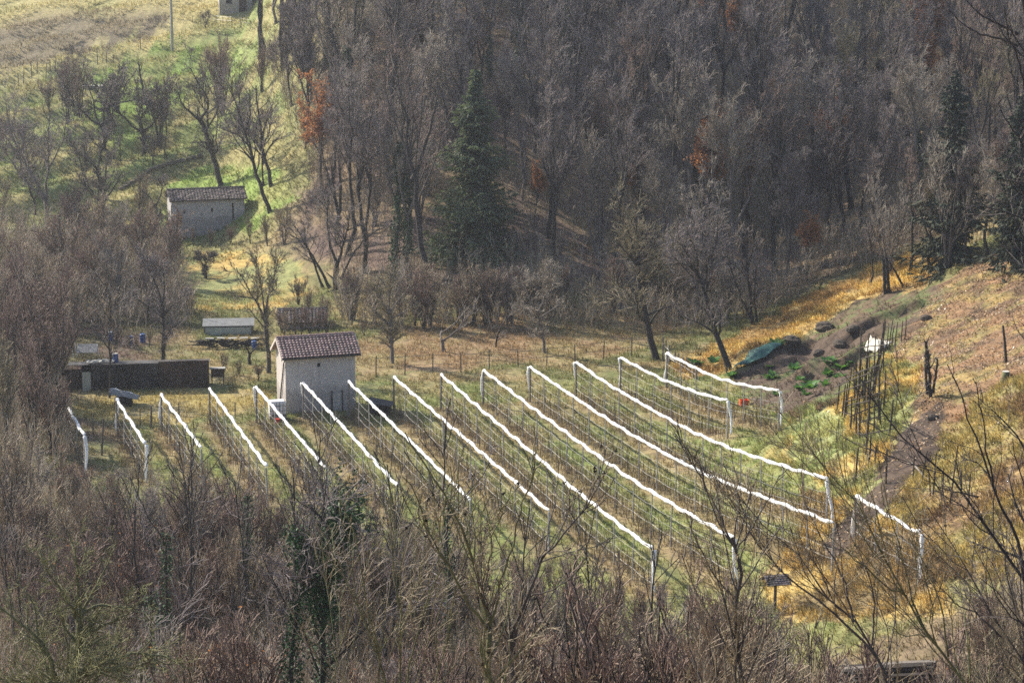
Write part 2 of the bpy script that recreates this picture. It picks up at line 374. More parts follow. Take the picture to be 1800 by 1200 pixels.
def cover(x, y, seed=0):
    x = np.asarray(x, float); y = np.asarray(y, float)
    z = H(x, y)
    px, py = proj(x, np.maximum(y, 5), z)
    jx = px + 34 * (fbm(x * .55, y * .55, 31, 3) - .5); jy = py + 26 * (fbm(x * .55, y * .55, 41, 3) - .5)
    n1 = fbm(x * .35, y * .35, 51, 4)[..., None]; n2 = fbm(x * 1.6, y * 1.6, 61, 3)[..., None]; n3 = fbm(x * .12, y * .12, 68, 3)[..., None]
    C = lambda *c: np.array(c)
    mix = lambda a, b, t: a + (b - a) * t
    n4 = fbm(x * .9 + .3 * y, y * .55, 77, 4)[..., None]; n1 = .62 * n1 + .38 * n4
    k1 = sstep(.40, .60, n1); k2 = sstep(.35, .65, n2)
    tan = C(.29, .235, .115); olive = C(.155, .165, .065); green = C(.18, .215, .068); brown = C(.17, .12, .075)
    gold = C(.47, .34, .12); soil = C(.075, .055, .042); litter = C(.2, .125, .08); floor = C(.12, .085, .07)
    col = mix(mix(tan, olive, k1), brown, .35 * k2)
    # vineyard: greener between rows, brown scrub under them
    inv = (y > 98) & (y < 156) & (x > -26) & (x < 20)
    dmin = np.full(x.shape, 9.)
    for a, b in ROWW:
        d = b[:2] - a[:2]; L = np.hypot(*d); d = d / L
        s = np.clip((x - a[0]) * d[0] + (y - a[1]) * d[1], 0, L)
        dmin = np.minimum(dmin, np.hypot(x - a[0] - d[0] * s, y - a[1] - d[1] * s))
    gw = (inv * sstep(.6, 1.2, dmin))[..., None]
    far = sstep(150, 135, y)[..., None]
    col = mix(col, mix(mix(olive, green, k1), tan, .35 * k2), gw * (.5 + .45 * far))
    bw = (inv * (1 - sstep(.35, .8, dmin)))[..., None]
    col = mix(col, mix(brown, tan, k2 * .7), bw * .75)
    # hillsides
    hill = (sstep(.6, 2.0, z) * sstep(172, 178, y) * sstep(-20, -15, x))[..., None]
    col = mix(col, mix(floor * 1.2, C(.2, .15, .09), k1), hill)
    lh = (sstep(196, 206, y) * (1 - sstep(-20, -15, x)))[..., None]
    col = mix(col, mix(mix(C(.19, .23, .08), tan, k1 * .7), brown, .2 * k2), lh)
    fg = (sstep(104, 90, y + 6 * (n3[..., 0] - .5)))[..., None]
    col = mix(col, mix(floor, brown, k1), fg)
    lf = ((1 - sstep(-26, -20, x)) * (y < 190))[..., None]
    col = mix(col, mix(floor, olive, .5 * k1), lf)
    vis = (y > 60)
    def reg(name, c, w=1.0):
        nonlocal col
        m = (pip(jx, jy, REG[name]) & vis)[..., None] * w
        col = mix(col, c, m)
    reg('brown_field', mix(mix(C(.27, .18, .1), tan, k1), brown, .5 * k2), .9)
    reg('gold_hill', mix(C(.42, .35, .16), C(.24, .24, .1), k1 * .7), .9)
    reg('grey_brown_hill', mix(C(.17, .14, .1), tan, .3 * k2), .9)  # band of darker grey-brown across the hill
    reg('gold_hill2', mix(C(.31, .26, .12), olive, k1 * .8), .8)
    reg('green_hill', mix(C(.19, .26, .07), mix(olive, tan, k2), k1 * .7))
    reg('green_hill2', mix(C(.2, .265, .07), tan, k1 * .5))
    reg('garden', mix(C(.23, .24, .1), gold * .85, k1))
    reg('front_strip', mix(tan * 1.1, C(.3, .24, .09), k1))
    reg('litter', mix(mix(C(.22, .135, .075), C(.11, .075, .05), k1), mix(C(.22, .2, .075), gold * .8, k2), .55 * sstep(.5, .58, n4)))
    reg('mixed_right', mix(mix(C(.23, .2, .08), C(.16, .105, .06), k1), gold * .75, .4 * k2))
    reg('bank_gold', mix(gold * .95, olive * 1.2, k1))
    reg('near_gold', mix(gold * .85, brown, k1 * .8), .9)
    reg('gold_strip', mix(gold, C(.27, .18, .08), k1 * .85))
    reg('soil', mix(soil * 1.2, mix(brown, C(.11, .15, .05), k2), k1 * .7))
    reg('green_path', mix(C(.3, .31, .14), C(.24, .28, .11), k1))
    reg('track', mix(soil * .55, soil * 1.15, k1))
    return np.clip(col * (.62 + .45 * n2 + .3 * fbm(x * 3.3, y * 2.6, 83, 2)[..., None]), .01, .8)

def axis(dense0, dense1, step, lo, hi, grow=1.18, step2=None):
    a = list(np.arange(dense0, dense1 + 1e-6, step)); s = step
    while a[-1] < hi: s *= grow; a.append(a[-1] + s)
    s = step; b = [a[0]]
    while b[-1] > lo: s *= grow; b.append(b[-1] - s)
    return np.array(b[:0:-1] + a)
gx = axis(-40, 41, .3, -1100, 1100); gy = axis(92, 222, .3, -700, 1800, 1.12)
GX, GY = np.meshgrid(gx, gy)
GZ = H(GX, GY, True)
nx, ny = len(gx), len(gy)
idx = np.arange(nx * ny).reshape(ny, nx)
F = np.stack([idx[:-1, :-1], idx[:-1, 1:], idx[1:, 1:], idx[1:, :-1]], -1).reshape(-1, 4)
terrain = mesh_np('terrain', np.stack([GX, GY, GZ], -1).reshape(-1, 3), F, M['ground'], smooth=True, colors=cover(GX.ravel(), GY.ravel()))
tag(terrain, kind='structure')

def Hd(x, y): return float(H(x, y, True))
rng = np.random.default_rng(7)

# grass blades, tufts and fallen leaves (nobody could count them)
def in_frame(x, y, z, m=20):
    px, py = proj(x, y, z); return (px > -m) & (px < 1800 + m) & (py > -m) & (py < 1200 + m), px, py
def scatter(n, x0, x1, y0, y1, seed):
    r = np.random.default_rng(seed)
    x = r.uniform(x0, x1, n); y = r.uniform(y0, y1, n); z = H(x, y, True)
    ok, px, py = in_frame(x, y, z)
    return x[ok], y[ok], z[ok], px[ok], py[ok], r
def blades(x, y, z, r, lmin, lmax, w, k=3, lean=.9, droop=True):
    n = len(x)
    x = np.repeat(x, k) + r.normal(0, .05, n * k); y = np.repeat(y, k) + r.normal(0, .05, n * k); z = np.repeat(z, k)
    n *= k
    L = r.uniform(lmin, lmax, n); a = r.uniform(0, 2 * np.pi, n)
    e = .25
    gxs = (H(x + e, y) - H(x - e, y)) / (2 * e); gys = (H(x, y + e) - H(x, y - e)) / (2 * e)
    dx = np.cos(a) * .55 - gxs * 1.3; dy = np.sin(a) * .55 - gys * 1.3
    ln = r.uniform(.3, lean, n)
    D = np.stack([dx * ln, dy * ln, np.ones(n)], -1); D /= np.linalg.norm(D, axis=1)[:, None]
    S = np.stack([-np.sin(a), np.cos(a), np.zeros(n)], -1) * (w * r.uniform(.6, 1.4, n))[:, None]
    P = np.stack([x, y, z - .03], -1)
    mid = P + D * (L * .55)[:, None]
    D2 = D + np.stack([dx * .7, dy * .7, -.5 * np.ones(n)], -1)
    tip = mid + D2 * (L * .5)[:, None]
    V = np.stack([P - S, P + S, mid + S * .7, mid - S * .7, tip], 1)
    i = np.arange(n)[:, None] * 5
    F1 = i + np.array([[0, 1, 2]]); F2 = i + np.array([[0, 2, 3]]); F3 = i + np.array([[3, 2, 4]])
    return V.reshape(-1, 3), np.concatenate([F1, F2, F3]), x, y
x, y, z, px, py, r = scatter(165000, -38, 38, 86, 185, 3)
keep = ~pip(px, py, REG['track']) & ~(pip(px, py, REG['soil']) & (r.random(len(x)) < .75)) & ~(pip(px, py, REG['litter']) & (r.random(len(x)) < .8)) & (fbm(x * .8, y * .8, 91, 3) > .36)
V, Fb, bx, by = blades(x[keep], y[keep], z[keep], r, .12, .42, .018)
cc = cover(bx, by) * r.uniform(.75, 1.35, len(bx))[:, None] * np.array([1.1, 1.08, 1.0])
g = mesh_np('grass', V, Fb, M['blades'], colors=np.repeat(np.clip(cc, 0, .75), 5, 0)); tag(g, 'dry yellow and green grass tufts over the field and banks', 'grass', kind='stuff')
x, y, z, px, py, r = scatter(90000, 6, 40, 98, 180, 14)
kb = np.zeros(len(x), bool)
for q in ('bank_gold', 'gold_strip', 'near_gold', 'mixed_right'): kb |= pip(px, py, REG[q])
kb &= (fbm(x * 1.1, y * .8, 19, 3) > .47) & ~pip(px, py, REG['track'])
V, Fb, bx, by = blades(x[kb], y[kb], z[kb], r, .25, .6, .022, k=4, lean=1.3)
cc = cover(bx, by) * r.uniform(.9, 1.7, len(bx))[:, None] * np.array([1.12, 1.06, .95])
g = mesh_np('bank_grass', V, Fb, M['blades'], colors=np.repeat(np.clip(cc, 0, .75), 5, 0)); tag(g, 'long dry golden grass hanging down the banks at the right', 'grass', kind='stuff')
x, y, z, px, py, r = scatter(60000, -55, -8, 196, 320, 4)
V, Fb, bx, by = blades(x, y, z, r, .15, .5, .03)
cc = cover(bx, by) * r.uniform(.8, 1.3, len(bx))[:, None]
g = mesh_np('hill_grass', V, Fb, M['blades'], colors=np.repeat(np.clip(cc, 0, .75), 5, 0)); tag(g, 'rough grass on the terraced hill at the upper left', 'grass', kind='stuff')
# fallen leaves on the right slope
x, y, z, px, py, r = scatter(230000, 8, 42, 96, 186, 5)
pr = np.where(pip(px, py, REG['litter']), .9, np.where(pip(px, py, REG['mixed_right']), .3, np.where(pip(px, py, REG['track']), .25, .02)))
pr = pr * (.35 + 1.3 * (fbm(x * .5, y * .5, 17, 3) > .5))
kp = r.random(len(x)) < pr
x, y, z = x[kp], y[kp], z[kp]; n = len(x)
a = r.uniform(0, 6.283, n); s = r.uniform(.03, .085, n)
U = np.stack([np.cos(a), np.sin(a), r.normal(0, .35, n)], -1) * s[:, None]; W = np.stack([-np.sin(a), np.cos(a), r.normal(0, .35, n)], -1) * (s * .6)[:, None]
P = np.stack([x, y, z + .04], -1)
V = np.stack([P - U, P - W, P + U, P + W], 1).reshape(-1, 3); Fq = np.arange(4 * n).reshape(n, 4)
cc = np.array([[.3, .18, .085], [.19, .12, .07], [.4, .3, .17], [.36, .2, .07]])[r.integers(0, 4, n)]
g = mesh_np('fallen_leaves', V, Fq, M['litter'], colors=np.repeat(cc, 4, 0)); tag(g, 'brown fallen leaves strewn over the right hand slope', 'leaves', kind='stuff')

# ------------------------------------------------------------------ trellis rows with the rolled white hail net
def trellis(k, a, b, label, hang_far=False, hang_near=False, near_visible=True):
    rr = random.Random(100 + k)
    P0 = np.array([a[0], a[1]]); P1 = np.array([b[0], b[1]]); L = float(np.hypot(*(P1 - P0)))
    if not near_visible:           # the row runs on into the brush in front of it
        P1 = P0 + (P1 - P0) * (L + .3) / L; L += .3
    d = (P1 - P0) / L
    root = thing('trellis_row', label, 'trellis', (P0[0], P0[1], Hd(*P0)), 0, 'rows of the vineyard under rolled white nets')
    z0 = root.location.z
    loc = lambda s, h, off=0.0: (d[0] * s - d[1] * off, d[1] * s + d[0] * off, float(H(P0[0] + d[0] * s, P0[1] + d[1] * s)) + h - z0)
    n = max(1, round(L / 2.75)); st = L / n
    for i in range(n + 1):
        end = i in (0, n)
        m = MB(); tip = loc(i * st + rr.uniform(-.05, .05), ROWH - .04, rr.uniform(-.06, .06))
        m.tube([loc(i * st, -.3), loc(i * st, .9), tip], [.065, .06, .055] if end else [.036, .034, .032], 7)
        m.build('post', M['greywood'] if (end and i == 0) else M['concrete'], root)
    # rolled net, resting on the top wire and sagging a little between the posts
    pts, rad = [], []; sags = [rr.uniform(.03, .1) for _ in range(n)]
    ns = int(L / .16)
    for i in range(ns + 1):
        s = L * i / ns; fr = (s / st) % 1
        sag = sags[min(n - 1, int(s / st))] * math.sin(math.pi * fr) ** 1.6
        pts.append(loc(s, ROWH + .04 - sag + .012 * math.sin(3.7 * s + 2 * k), .015 * math.sin(2.3 * s + k)))
        rad.append((.084 + .014 * math.sin(3.1 * s + k) + .012 * math.sin(7.9 * s) + .01 * rr.uniform(-1, 1)) * (1 if 0 < i < ns else .5))
    m = MB(); m.tube(pts, rad, 9); m.build('net_roll', M['net'], root, True)
    for (on, s, sg) in ((hang_far, 0, -1), (hang_near, L, 1)):
        if on:
            hp, hr = [], []
            for i in range(13):
                t = i / 12
                hp.append(loc(s + sg * (.08 + .12 * math.sin(2.2 * t) + .35 * t * t * (hang_near and sg > 0)), ROWH - .02 - t * (ROWH - .25 - rr.uniform(0, .05)), .08 * math.sin(4 * t + k)))
                hr.append(.1 * (1 - .55 * t) + .02 * rr.uniform(-1, 1))
            m = MB(); m.tube(hp, hr, 7); m.build('hanging_net_end', M['net'], root, True)
    for h in (.55, 1.0, 1.5):
        m = MB(); q = [loc(L * i / (3 * n), h - (.05 if i % 3 else 0)) for i in range(3 * n + 1)]
        m.tube(q, .007 if h > .6 else .011, 4); m.build('wire', M['wire'], root)
    return P0, d, L
ROWLAB = [
 ('short net row deepest in the brush at the far left edge', 0, 1, 1), ('net row starting beside the grey tarpaulin tent and ending in a wrapped post', 1, 1, 1),
 ('net row between the grey tent row and the long black shed corner', 1, 0, 0), ('net row starting below the right end of the long black shed', 0, 0, 0),
 ('net row crossing the caged white tank beside the stone barn', 1, 0, 0), ('net row starting before the middle of the tiled barn front', 1, 0, 0),
 ('net row starting at the right corner of the tiled barn', 0, 0, 0), ('net row just right of the dark covered woodpile', 0, 0, 0),
 ('net row ending at a lone draped post among alder twigs', 0, 1, 1), ('long net row ending behind a slim upright trunk', 1, 1, 1),
 ('longest net row, its near end low behind dense twigs', 1, 0, 1), ('long net row ending in a draped post against the golden bank', 1, 1, 1),
 ('shorter net row ending at a pair of posts before the orange crate row', 1, 1, 1), ('net row in front of the orange crate, nearest the green tarpaulin', 1, 1, 1),
 ('short detached net row beside the dark earth track', 1, 1, 1)]
canes = [[], []]; crng = np.random.default_rng(12)
for k, ((a, b), (lb, hf, hn, nv)) in enumerate(zip(ROWW, ROWLAB)):
    P0, d, L = trellis(k, a, b, lb, hf, hn, nv)
    s = np.arange(.2, L, .19) + crng.normal(0, .05, len(np.arange(.2, L, .19)))
    for rep in range(2):
        off = crng.normal(0, .16, len(s)); x = P0[0] + d[0] * s - d[1] * off; y = P0[1] + d[1] * s + d[0] * off
        z = H(x, y); h = crng.uniform(.6, 1.6, len(s))
        canes[0].append(np.stack([x, y, z - .05], -1)); canes[1].append(np.stack([x + crng.normal(0, .12, len(s)), y + crng.normal(0, .12, len(s)), z + h], -1))

# ------------------------------------------------------------------ branching: polylines to tubes
def tubes_np(P, R, k):
    n, S, _ = P.shape
    T = np.empty_like(P); T[:, 1:-1] = P[:, 2:] - P[:, :-2]; T[:, 0] = P[:, 1] - P[:, 0]; T[:, -1] = P[:, -1] - P[:, -2]
    T /= np.linalg.norm(T, axis=2, keepdims=True) + 1e-9
    ref = np.where(np.abs(T[:, :1, 2:3]) < .85, np.array([[[0, 0, 1.]]]), np.array([[[1., 0, 0]]]))
    A = np.cross(T, np.broadcast_to(ref, T.shape)); A /= np.linalg.norm(A, axis=2, keepdims=True) + 1e-9
    B = np.cross(T, A)
    q = 2 * np.pi * np.arange(k) / k
    V = P[:, :, None] + (A[:, :, None] * np.cos(q)[None, None, :, None] + B[:, :, None] * np.sin(q)[None, None, :, None]) * R[:, :, None, None]
    i = np.arange(n)[:, None, None] * S * k + np.arange(S - 1)[None, :, None] * k; j = np.arange(k)[None, None, :]; j2 = (j + 1) % k
    Fq = np.stack([i + j, i + j2, i + k + j2, i + k + j], -1).reshape(-1, 4)
    return V.reshape(-1, 3), Fq
def join(parts):
    V, Fq, o = [], [], 0
    for v, f in parts: V.append(v); Fq.append(f + o); o += len(v)
    return np.concatenate(V), np.concatenate(Fq)
A = np.concatenate(canes[0]); B = np.concatenate(canes[1]); Mi = (A + B) / 2 + crng.normal(0, .04, A.shape)
V, Fq = tubes_np(np.stack([A, Mi, B], 1), np.tile(np.array([.011, .009, .007]), (len(A), 1)), 3)
g = mesh_np('berry_canes', V, Fq, M['brush'], colors=np.tile(np.array([.12, .092, .07]), (len(V), 1)) * np.repeat(crng.uniform(.6, 1.4, len(A)), 9)[:, None])
tag(g, 'bare brown canes standing upright along the wires of every row', 'canes', kind='stuff')

# ------------------------------------------------------------------ buildings
def wall_body(w, d, h, rise, holes, th=.22):
    m = MB()
    xs = sorted({0, w} | {q for a, b, c, e in holes for q in (a, b)}); zs = sorted({0, h} | {q for a, b, c, e in holes for q in (c, e)})
    for i in range(len(xs) - 1):
        for j in range(len(zs) - 1):
            cx, cz = (xs[i] + xs[i + 1]) / 2, (zs[j] + zs[j + 1]) / 2
            if any(a < cx < b and c < cz < e for a, b, c, e in holes): continue
            m.add([(xs[i], 0, zs[j]), (xs[i + 1], 0, zs[j]), (xs[i + 1], 0, zs[j + 1]), (xs[i], 0, zs[j + 1])], [(0, 1, 2, 3)])
    for a, b, c, e in holes:
        for (p, q) in (((a, c), (b, c)), ((b, c), (b, e)), ((b, e), (a, e)), ((a, e), (a, c))):
            m.add([(p[0], 0, p[1]), (q[0], 0, q[1]), (q[0], th, q[1]), (p[0], th, p[1])], [(0, 1, 2, 3)])
    m.add([(0, 0, 0), (0, 0, h), (0, d / 2, h + rise), (0, d, h), (0, d, 0)], [(0, 1, 2, 3, 4)])
    m.add([(w, 0, 0), (w, 0, h), (w, d / 2, h + rise), (w, d, h), (w, d, 0)], [(4, 3, 2, 1, 0)])
    m.add([(0, d, 0), (w, d, 0), (w, d, h), (0, d, h)], [(3, 2, 1, 0)])
    m.add([(0, 0, h), (w, 0, h), (w, d / 2, h + rise), (0, d / 2, h + rise)], [(0, 1, 2, 3)])
    m.add([(0, d, h), (w, d, h), (w, d / 2, h + rise), (0, d / 2, h + rise)], [(3, 2, 1, 0)])
    return m
def tiled_slope(m, p00, p10, p01, courses, cols, lift, wave, jit, rs):
    """p00-p10 along the eave, p01 above p00 on the ridge; stepped courses of half-round tiles"""
    p00, p10, p01 = Vector(p00), Vector(p10), Vector(p01)
    U = p10 - p00; Vv = p01 - p00; N = U.cross(Vv).normalized()
    if N.z < 0: N = -N
    sub = 4; vs = []; rows = []
    for c in range(courses):
        for (fv, hh) in ((0.0, lift), (1.0, 0.0)):
            row = []
            for i in range(cols * sub + 1):
                ph = (i / sub) % 1; tid = int(i / sub)
                rj = random.Random(c * 977 + tid + rs).uniform(-1, 1) * jit
                hgt = hh + wave * abs(math.sin(math.pi * ph)) + rj
                vs.append(p00 + U * (i / (cols * sub)) + Vv * ((c + fv * 1.0) / courses) + N * (hgt + .02)); row.append(len(vs) - 1)
            rows.append(row)
    fs = []
    for a, b in zip(rows[:-1], rows[1:]):
        for i in range(len(a) - 1): fs.append((a[i], a[i + 1], b[i + 1], b[i]))
    # front lip of the lowest course
    lo = [v - N * (lift + .04) for v in [vs[i] for i in rows[0]]]; b0 = len(vs); vs += lo
    for i in range(len(lo) - 1): fs.append((b0 + i, b0 + i + 1, rows[0][i + 1], rows[0][i]))
    m.add(vs, fs)
def gable_house(name, label, cat, loc, rz, w, d, h, rise, ov, wm, rm, holes, courses=9, cols=22, barge=None, ridge=None, lift=.05, wave=.04, jit=.006, gutter=True, pipe=False, sag=0):
    root = thing(name, label, cat, loc, rz)
    wall_body(w, d, h, rise, holes).build('wall', wm, root)
    for a, b, c, e in holes:
        MB().box(((a + b) / 2, .26, (c + e) / 2), (b - a + .1, .06, e - c + .1)).build('opening_shade_panel', M['dark'], root)  # black panel behind each hole, the unlit inside painted on
    sl = rise / (d / 2); e0 = -ov; ez = h - ov * sl + .06; rz_ = h + rise + .06; g = ov * .8
    m = MB()
    tiled_slope(m, (-g, e0, ez), (w + g, e0, ez), (-g, d / 2, rz_), courses, cols, lift, wave, jit, 1)
    tiled_slope(m, (-g, d - e0, ez), (w + g, d - e0, ez), (-g, d / 2, rz_), courses, cols, lift, wave, jit, 2)
    # boarding under the tiles
    for sgn, ya in ((1, e0), (-1, d - e0)):
        a = Vector((-g + .03, ya + .03 * sgn, ez - .03)); b = Vector((w + g - .03, ya + .03 * sgn, ez - .03)); c = Vector((w + g - .03, d / 2, rz_ - .03)); dd = Vector((-g + .03, d / 2, rz_ - .03))
        m.add([a, b, c, dd] + [q - Vector((0, 0, .06)) for q in (a, b, c, dd)], [(0, 1, 2, 3), (7, 6, 5, 4), (0, 4, 5, 1), (1, 5, 6, 2), (3, 2, 6, 7), (0, 3, 7, 4)])
    roof = m.build('roof', rm, root)
    m = MB(); nt = int((w + 2 * g) / .38)
    for i in range(nt):
        x0 = -g + (w + 2 * g) * i / nt; x1 = -g + (w + 2 * g) * (i + 1) / nt + .03
        m.tube([(x0, d / 2, rz_ + .045), (x1, d / 2, rz_ + .02)], [.095, .08], 8)
    m.build('ridge_tiles', ridge or rm, roof)
    if barge:
        for xx in (-g - .02, w + g + .02):
            for ya in (e0, d - e0):
                p, q = Vector((xx, ya, ez + .01)), Vector((xx, d / 2, rz_ + .05)); m = MB()
                dn = Vector((0, 0, -.17)); t = Vector((.022, 0, 0))
                m.add([p - t, q - t, q - t + dn, p - t + dn, p + t, q + t, q + t + dn, p + t + dn], [(0, 1, 2, 3), (7, 6, 5, 4), (0, 4, 5, 1), (1, 5, 6, 2), (2, 6, 7, 3), (3, 7, 4, 0)])
                m.build('barge_board', barge, root)
    if gutter:
        m = MB(); m.tube([(-g, e0 - .06, ez - .03), (w + g, e0 - .06, ez - .05)], .055, 6); m.build('gutter', M['bark_dark'], root)
    if pipe:
        m = MB(); m.tube([(-.06, e0 + .1, ez - .08), (-.07, .12, h - .55), (-.06, .2, h - .7), (-.06, d * .62, .3)], .04, 6); m.build('downpipe', M['bark_dark'], root)
    return root

g0 = ground_px(503, 728)
barn = gable_house('stone_barn', 'small plastered barn with red clay tile roof standing at the head of the net rows', 'barn', (g0[0], g0[1], g0[2] - .1), math.radians(17.5),
    4.25, 2.45, 3.68, .74, .32, M['plaster'], M['tile'], [(1.93, 2.13, 2.85, 3.08)], barge=M['barge'], ridge=M['ridge'], pipe=True)
MB().box((3.1, -.05, .62), (.55, .06, 1.24)).build('door', M['concrete'], barn)
m = MB(); m.box((2.79, -.05, .66), (.07, .1, 1.36)); m.box((3.41, -.05, .66), (.07, .1, 1.36)); m.build('door_frame', M['bark_dark'], barn)
g0 = ground_px(303, 424, y0=150)
upper = gable_house('grey_barn', 'windowless grey rendered barn with sagging old roof below the terraced orchard', 'barn', (g0[0], g0[1], g0[2] - .15), math.radians(15),
    5.95, 2.5, 3.5, .58, .25, M['plaster2'], M['oldtile'], [(.95, 1.13, 2.35, 2.68), (3.2, 3.38, 2.4, 2.72), (4.92, 5.07, 1.7, 3.05)], courses=8, cols=26, lift=.035, wave=.03, jit=.02, gutter=False)
MB().box((-.035, .15, 1.55), (.05, .36, 3.1)).build('corner_pilaster', M['quoin'], upper)
MB().tube([(5.95, -.3, 3.26), (6.6, -.34, 3.2)], .05, 5).build('rafter_end', M['bark_dark'], upper)
# pale house cut by the top edge of the picture
g0 = ground_px(386, 28, y0=190)
hs = gable_house('farmhouse', 'pale farmhouse with a brown door cut off at the very top of the hill', 'house', (g0[0], g0[1], g0[2] - .1), math.radians(8),
    4.6, 4.0, 4.2, 1.3, .4, M['plaster'], M['oldtile'], [(.7, 1.3, 1.3, 2.5)], gutter=False)
MB().box((2.35, -.04, 1.05), (.85, .08, 2.1)).build('door', M['rustmetal'], hs)
MB().box((1.95, -.05, 1.1), (.06, .1, 2.2)).build('door_frame', M['quoin'], hs)
MB().box((3.7, -.04, 1.3), (.7, .08, 1.4)).build('shutter', M['bark'], hs)

# long black shed
p0 = ground_px(145, 687); p1 = ground_px(368, 681)
ang = math.atan2(p1[1] - p0[1], p1[0] - p0[0]); SW = float(np.hypot(p1[0] - p0[0], p1[1] - p0[1]))
shed = thing('long_shed', 'long low shed of blackened metal sheets with a pale door at its left end', 'shed', (p0[0], p0[1], p0[2] - .05), ang)
def corrugated(m, x0, x1, z0, z1, y, amp=.025, pitch=.09, jag=0, seed=0):
    rr = random.Random(seed); n = int((x1 - x0) / pitch * 4); vs = []; top = z1
    for i in range(n + 1):
        x = x0 + (x1 - x0) * i / n; yy = y + amp * math.sin(2 * math.pi * (x - x0) / pitch)
        if i % 26 == 0: top = z1 + rr.uniform(-jag, jag)
        vs += [(x, yy, z0), (x, yy, top), (x, yy + .03, z0), (x, yy + .03, top)]
    fs = []
    for i in range(n):
        a = 4 * i; b = a + 4
        fs += [(a, b, b + 1, a + 1), (a + 2, a + 3, b + 3, b + 2), (a + 1, b + 1, b + 3, a + 3)]
    m.add(vs, fs)
m = MB(); corrugated(m, .55, SW * .6, 0, 1.68, 0, jag=.02, seed=3); m.build('metal_wall', M['tarmetal'], shed)
m = MB(); corrugated(m, SW * .6 + .02, SW, 0, 1.78, -.03, jag=.035, seed=5); m.build('rusty_wall', M['rustmetal'], shed)
MB().box((.27, -.02, .62), (.52, .05, 1.24)).build('pale_door', M['palepanel'], shed)
m = MB(); m.box((-.75, .35, .68), (1.4, .06, 1.36)); m.box((-1.45, 1.2, .68), (.06, 1.7, 1.36)); m.build('tarred_lean_to', M['rustmetal'], shed)
m = MB(); m.box((SW / 2 - .4, .68, 1.62), (SW + .9, 1.3, .05), rx=math.radians(-4)); m.build('roof_sheet', M['tarmetal'], shed)
m = MB(); m.box((SW - .05, .68, .78), (.06, 1.15, 1.55)); m.box((SW / 2, 1.28, .76), (SW, .06, 1.5)); m.box((-.02, .68, .7), (.06, 1.1, 1.4)); m.build('end_wall', M['rustmetal'], shed)
C_, S_ = math.cos(ang), math.sin(ang)
def on_shed(x, y, z): return (shed.location.x + x * C_ - y * S_, shed.location.y + x * S_ + y * C_, shed.location.z + z)
for (x, y, w_, d_, a_, lb) in [(.75, .7, .9, .6, .2, 'crumpled pale sheet lying on the left end of the black shed roof'), (1.6, .9, .8, .5, -.15, 'flat pale sheet lying on the black shed roof by the barrel')]:
    m = MB(); N = 6; rr = random.Random(int(x * 10))
    vs = [(w_ * (i / N - .5), d_ * (j / N - .5), .06 + .1 * rr.random()) for j in range(N + 1) for i in range(N + 1)]
    fs = [(j * (N + 1) + i, j * (N + 1) + i + 1, (j + 1) * (N + 1) + i + 1, (j + 1) * (N + 1) + i) for j in range(N) for i in range(N)]
    m.add(vs, fs); o = m.build('roof_scrap', M['sheet'], None); md = o.modifiers.new('thick', 'SOLIDIFY'); md.thickness = .03
    o.location = on_shed(x, y * .7, 1.68); o.rotation_euler = (0, 0, ang + a_); tag(o, lb, 'sheet')
def barrel(loc, label, lid='blue', s=1.0, group=None):
    root = thing('barrel', label, 'barrel', loc, 0, group, s)
    m = MB(); m.tube([(0, 0, 0), (0, 0, .04), (0, 0, .28), (0, 0, .3), (0, 0, .34), (0, 0, .58), (0, 0, .6), (0, 0, .64), (0, 0, .9), (0, 0, .93)],
                     [.26, .285, .285, .3, .285, .285, .3, .285, .285, .25], 14); m.build('body', M['blue'], root, False)
    m = MB(); m.tube([(0, 0, .932), (0, 0, .97)], [.265, .265], 14); m.build('lid', M[lid], root)
    return root
barrel(on_shed(2.05, .75, 1.63), 'blue barrel with pale lid standing on the black shed roof', 'sheet', .6)
for (px, py, s, lb, lid) in [(229, 606, .62, 'blue barrel left of its neighbour in the brush above the black shed', 'blue'), (251, 603, .66, 'upright blue barrel beside the bush, right of the barrel pair', 'blue'),
                        (195, 598, .6, 'blue barrel half hidden by a thin trunk, with a pale lid', 'white'), (447, 614, .6, 'blue barrel behind the pruned tree left of the tiled barn', 'blue')]:
    g = ground_px(px, py, y0=140); barrel(g, lb, lid, s)
# hutch on legs at the right end of the shed
g = ground_px(383, 674); hut = thing('rabbit_hutch', 'dark hutch on legs at the right end of the black shed', 'hutch', g, ang)
MB().box((0, 0, .72), (.82, .55, .5)).build('box', M['rustmetal'], hut, bevel=.01)
MB().box((0, -.03, 1.0), (.98, .72, .05), rx=math.radians(-5)).build('roof', M['sheet'], hut)
for sx in (-.36, .36):
    for sy in (-.22, .22): MB().box((sx, sy, .23), (.06, .06, .48)).build('leg', M['bark_dark'], hut)
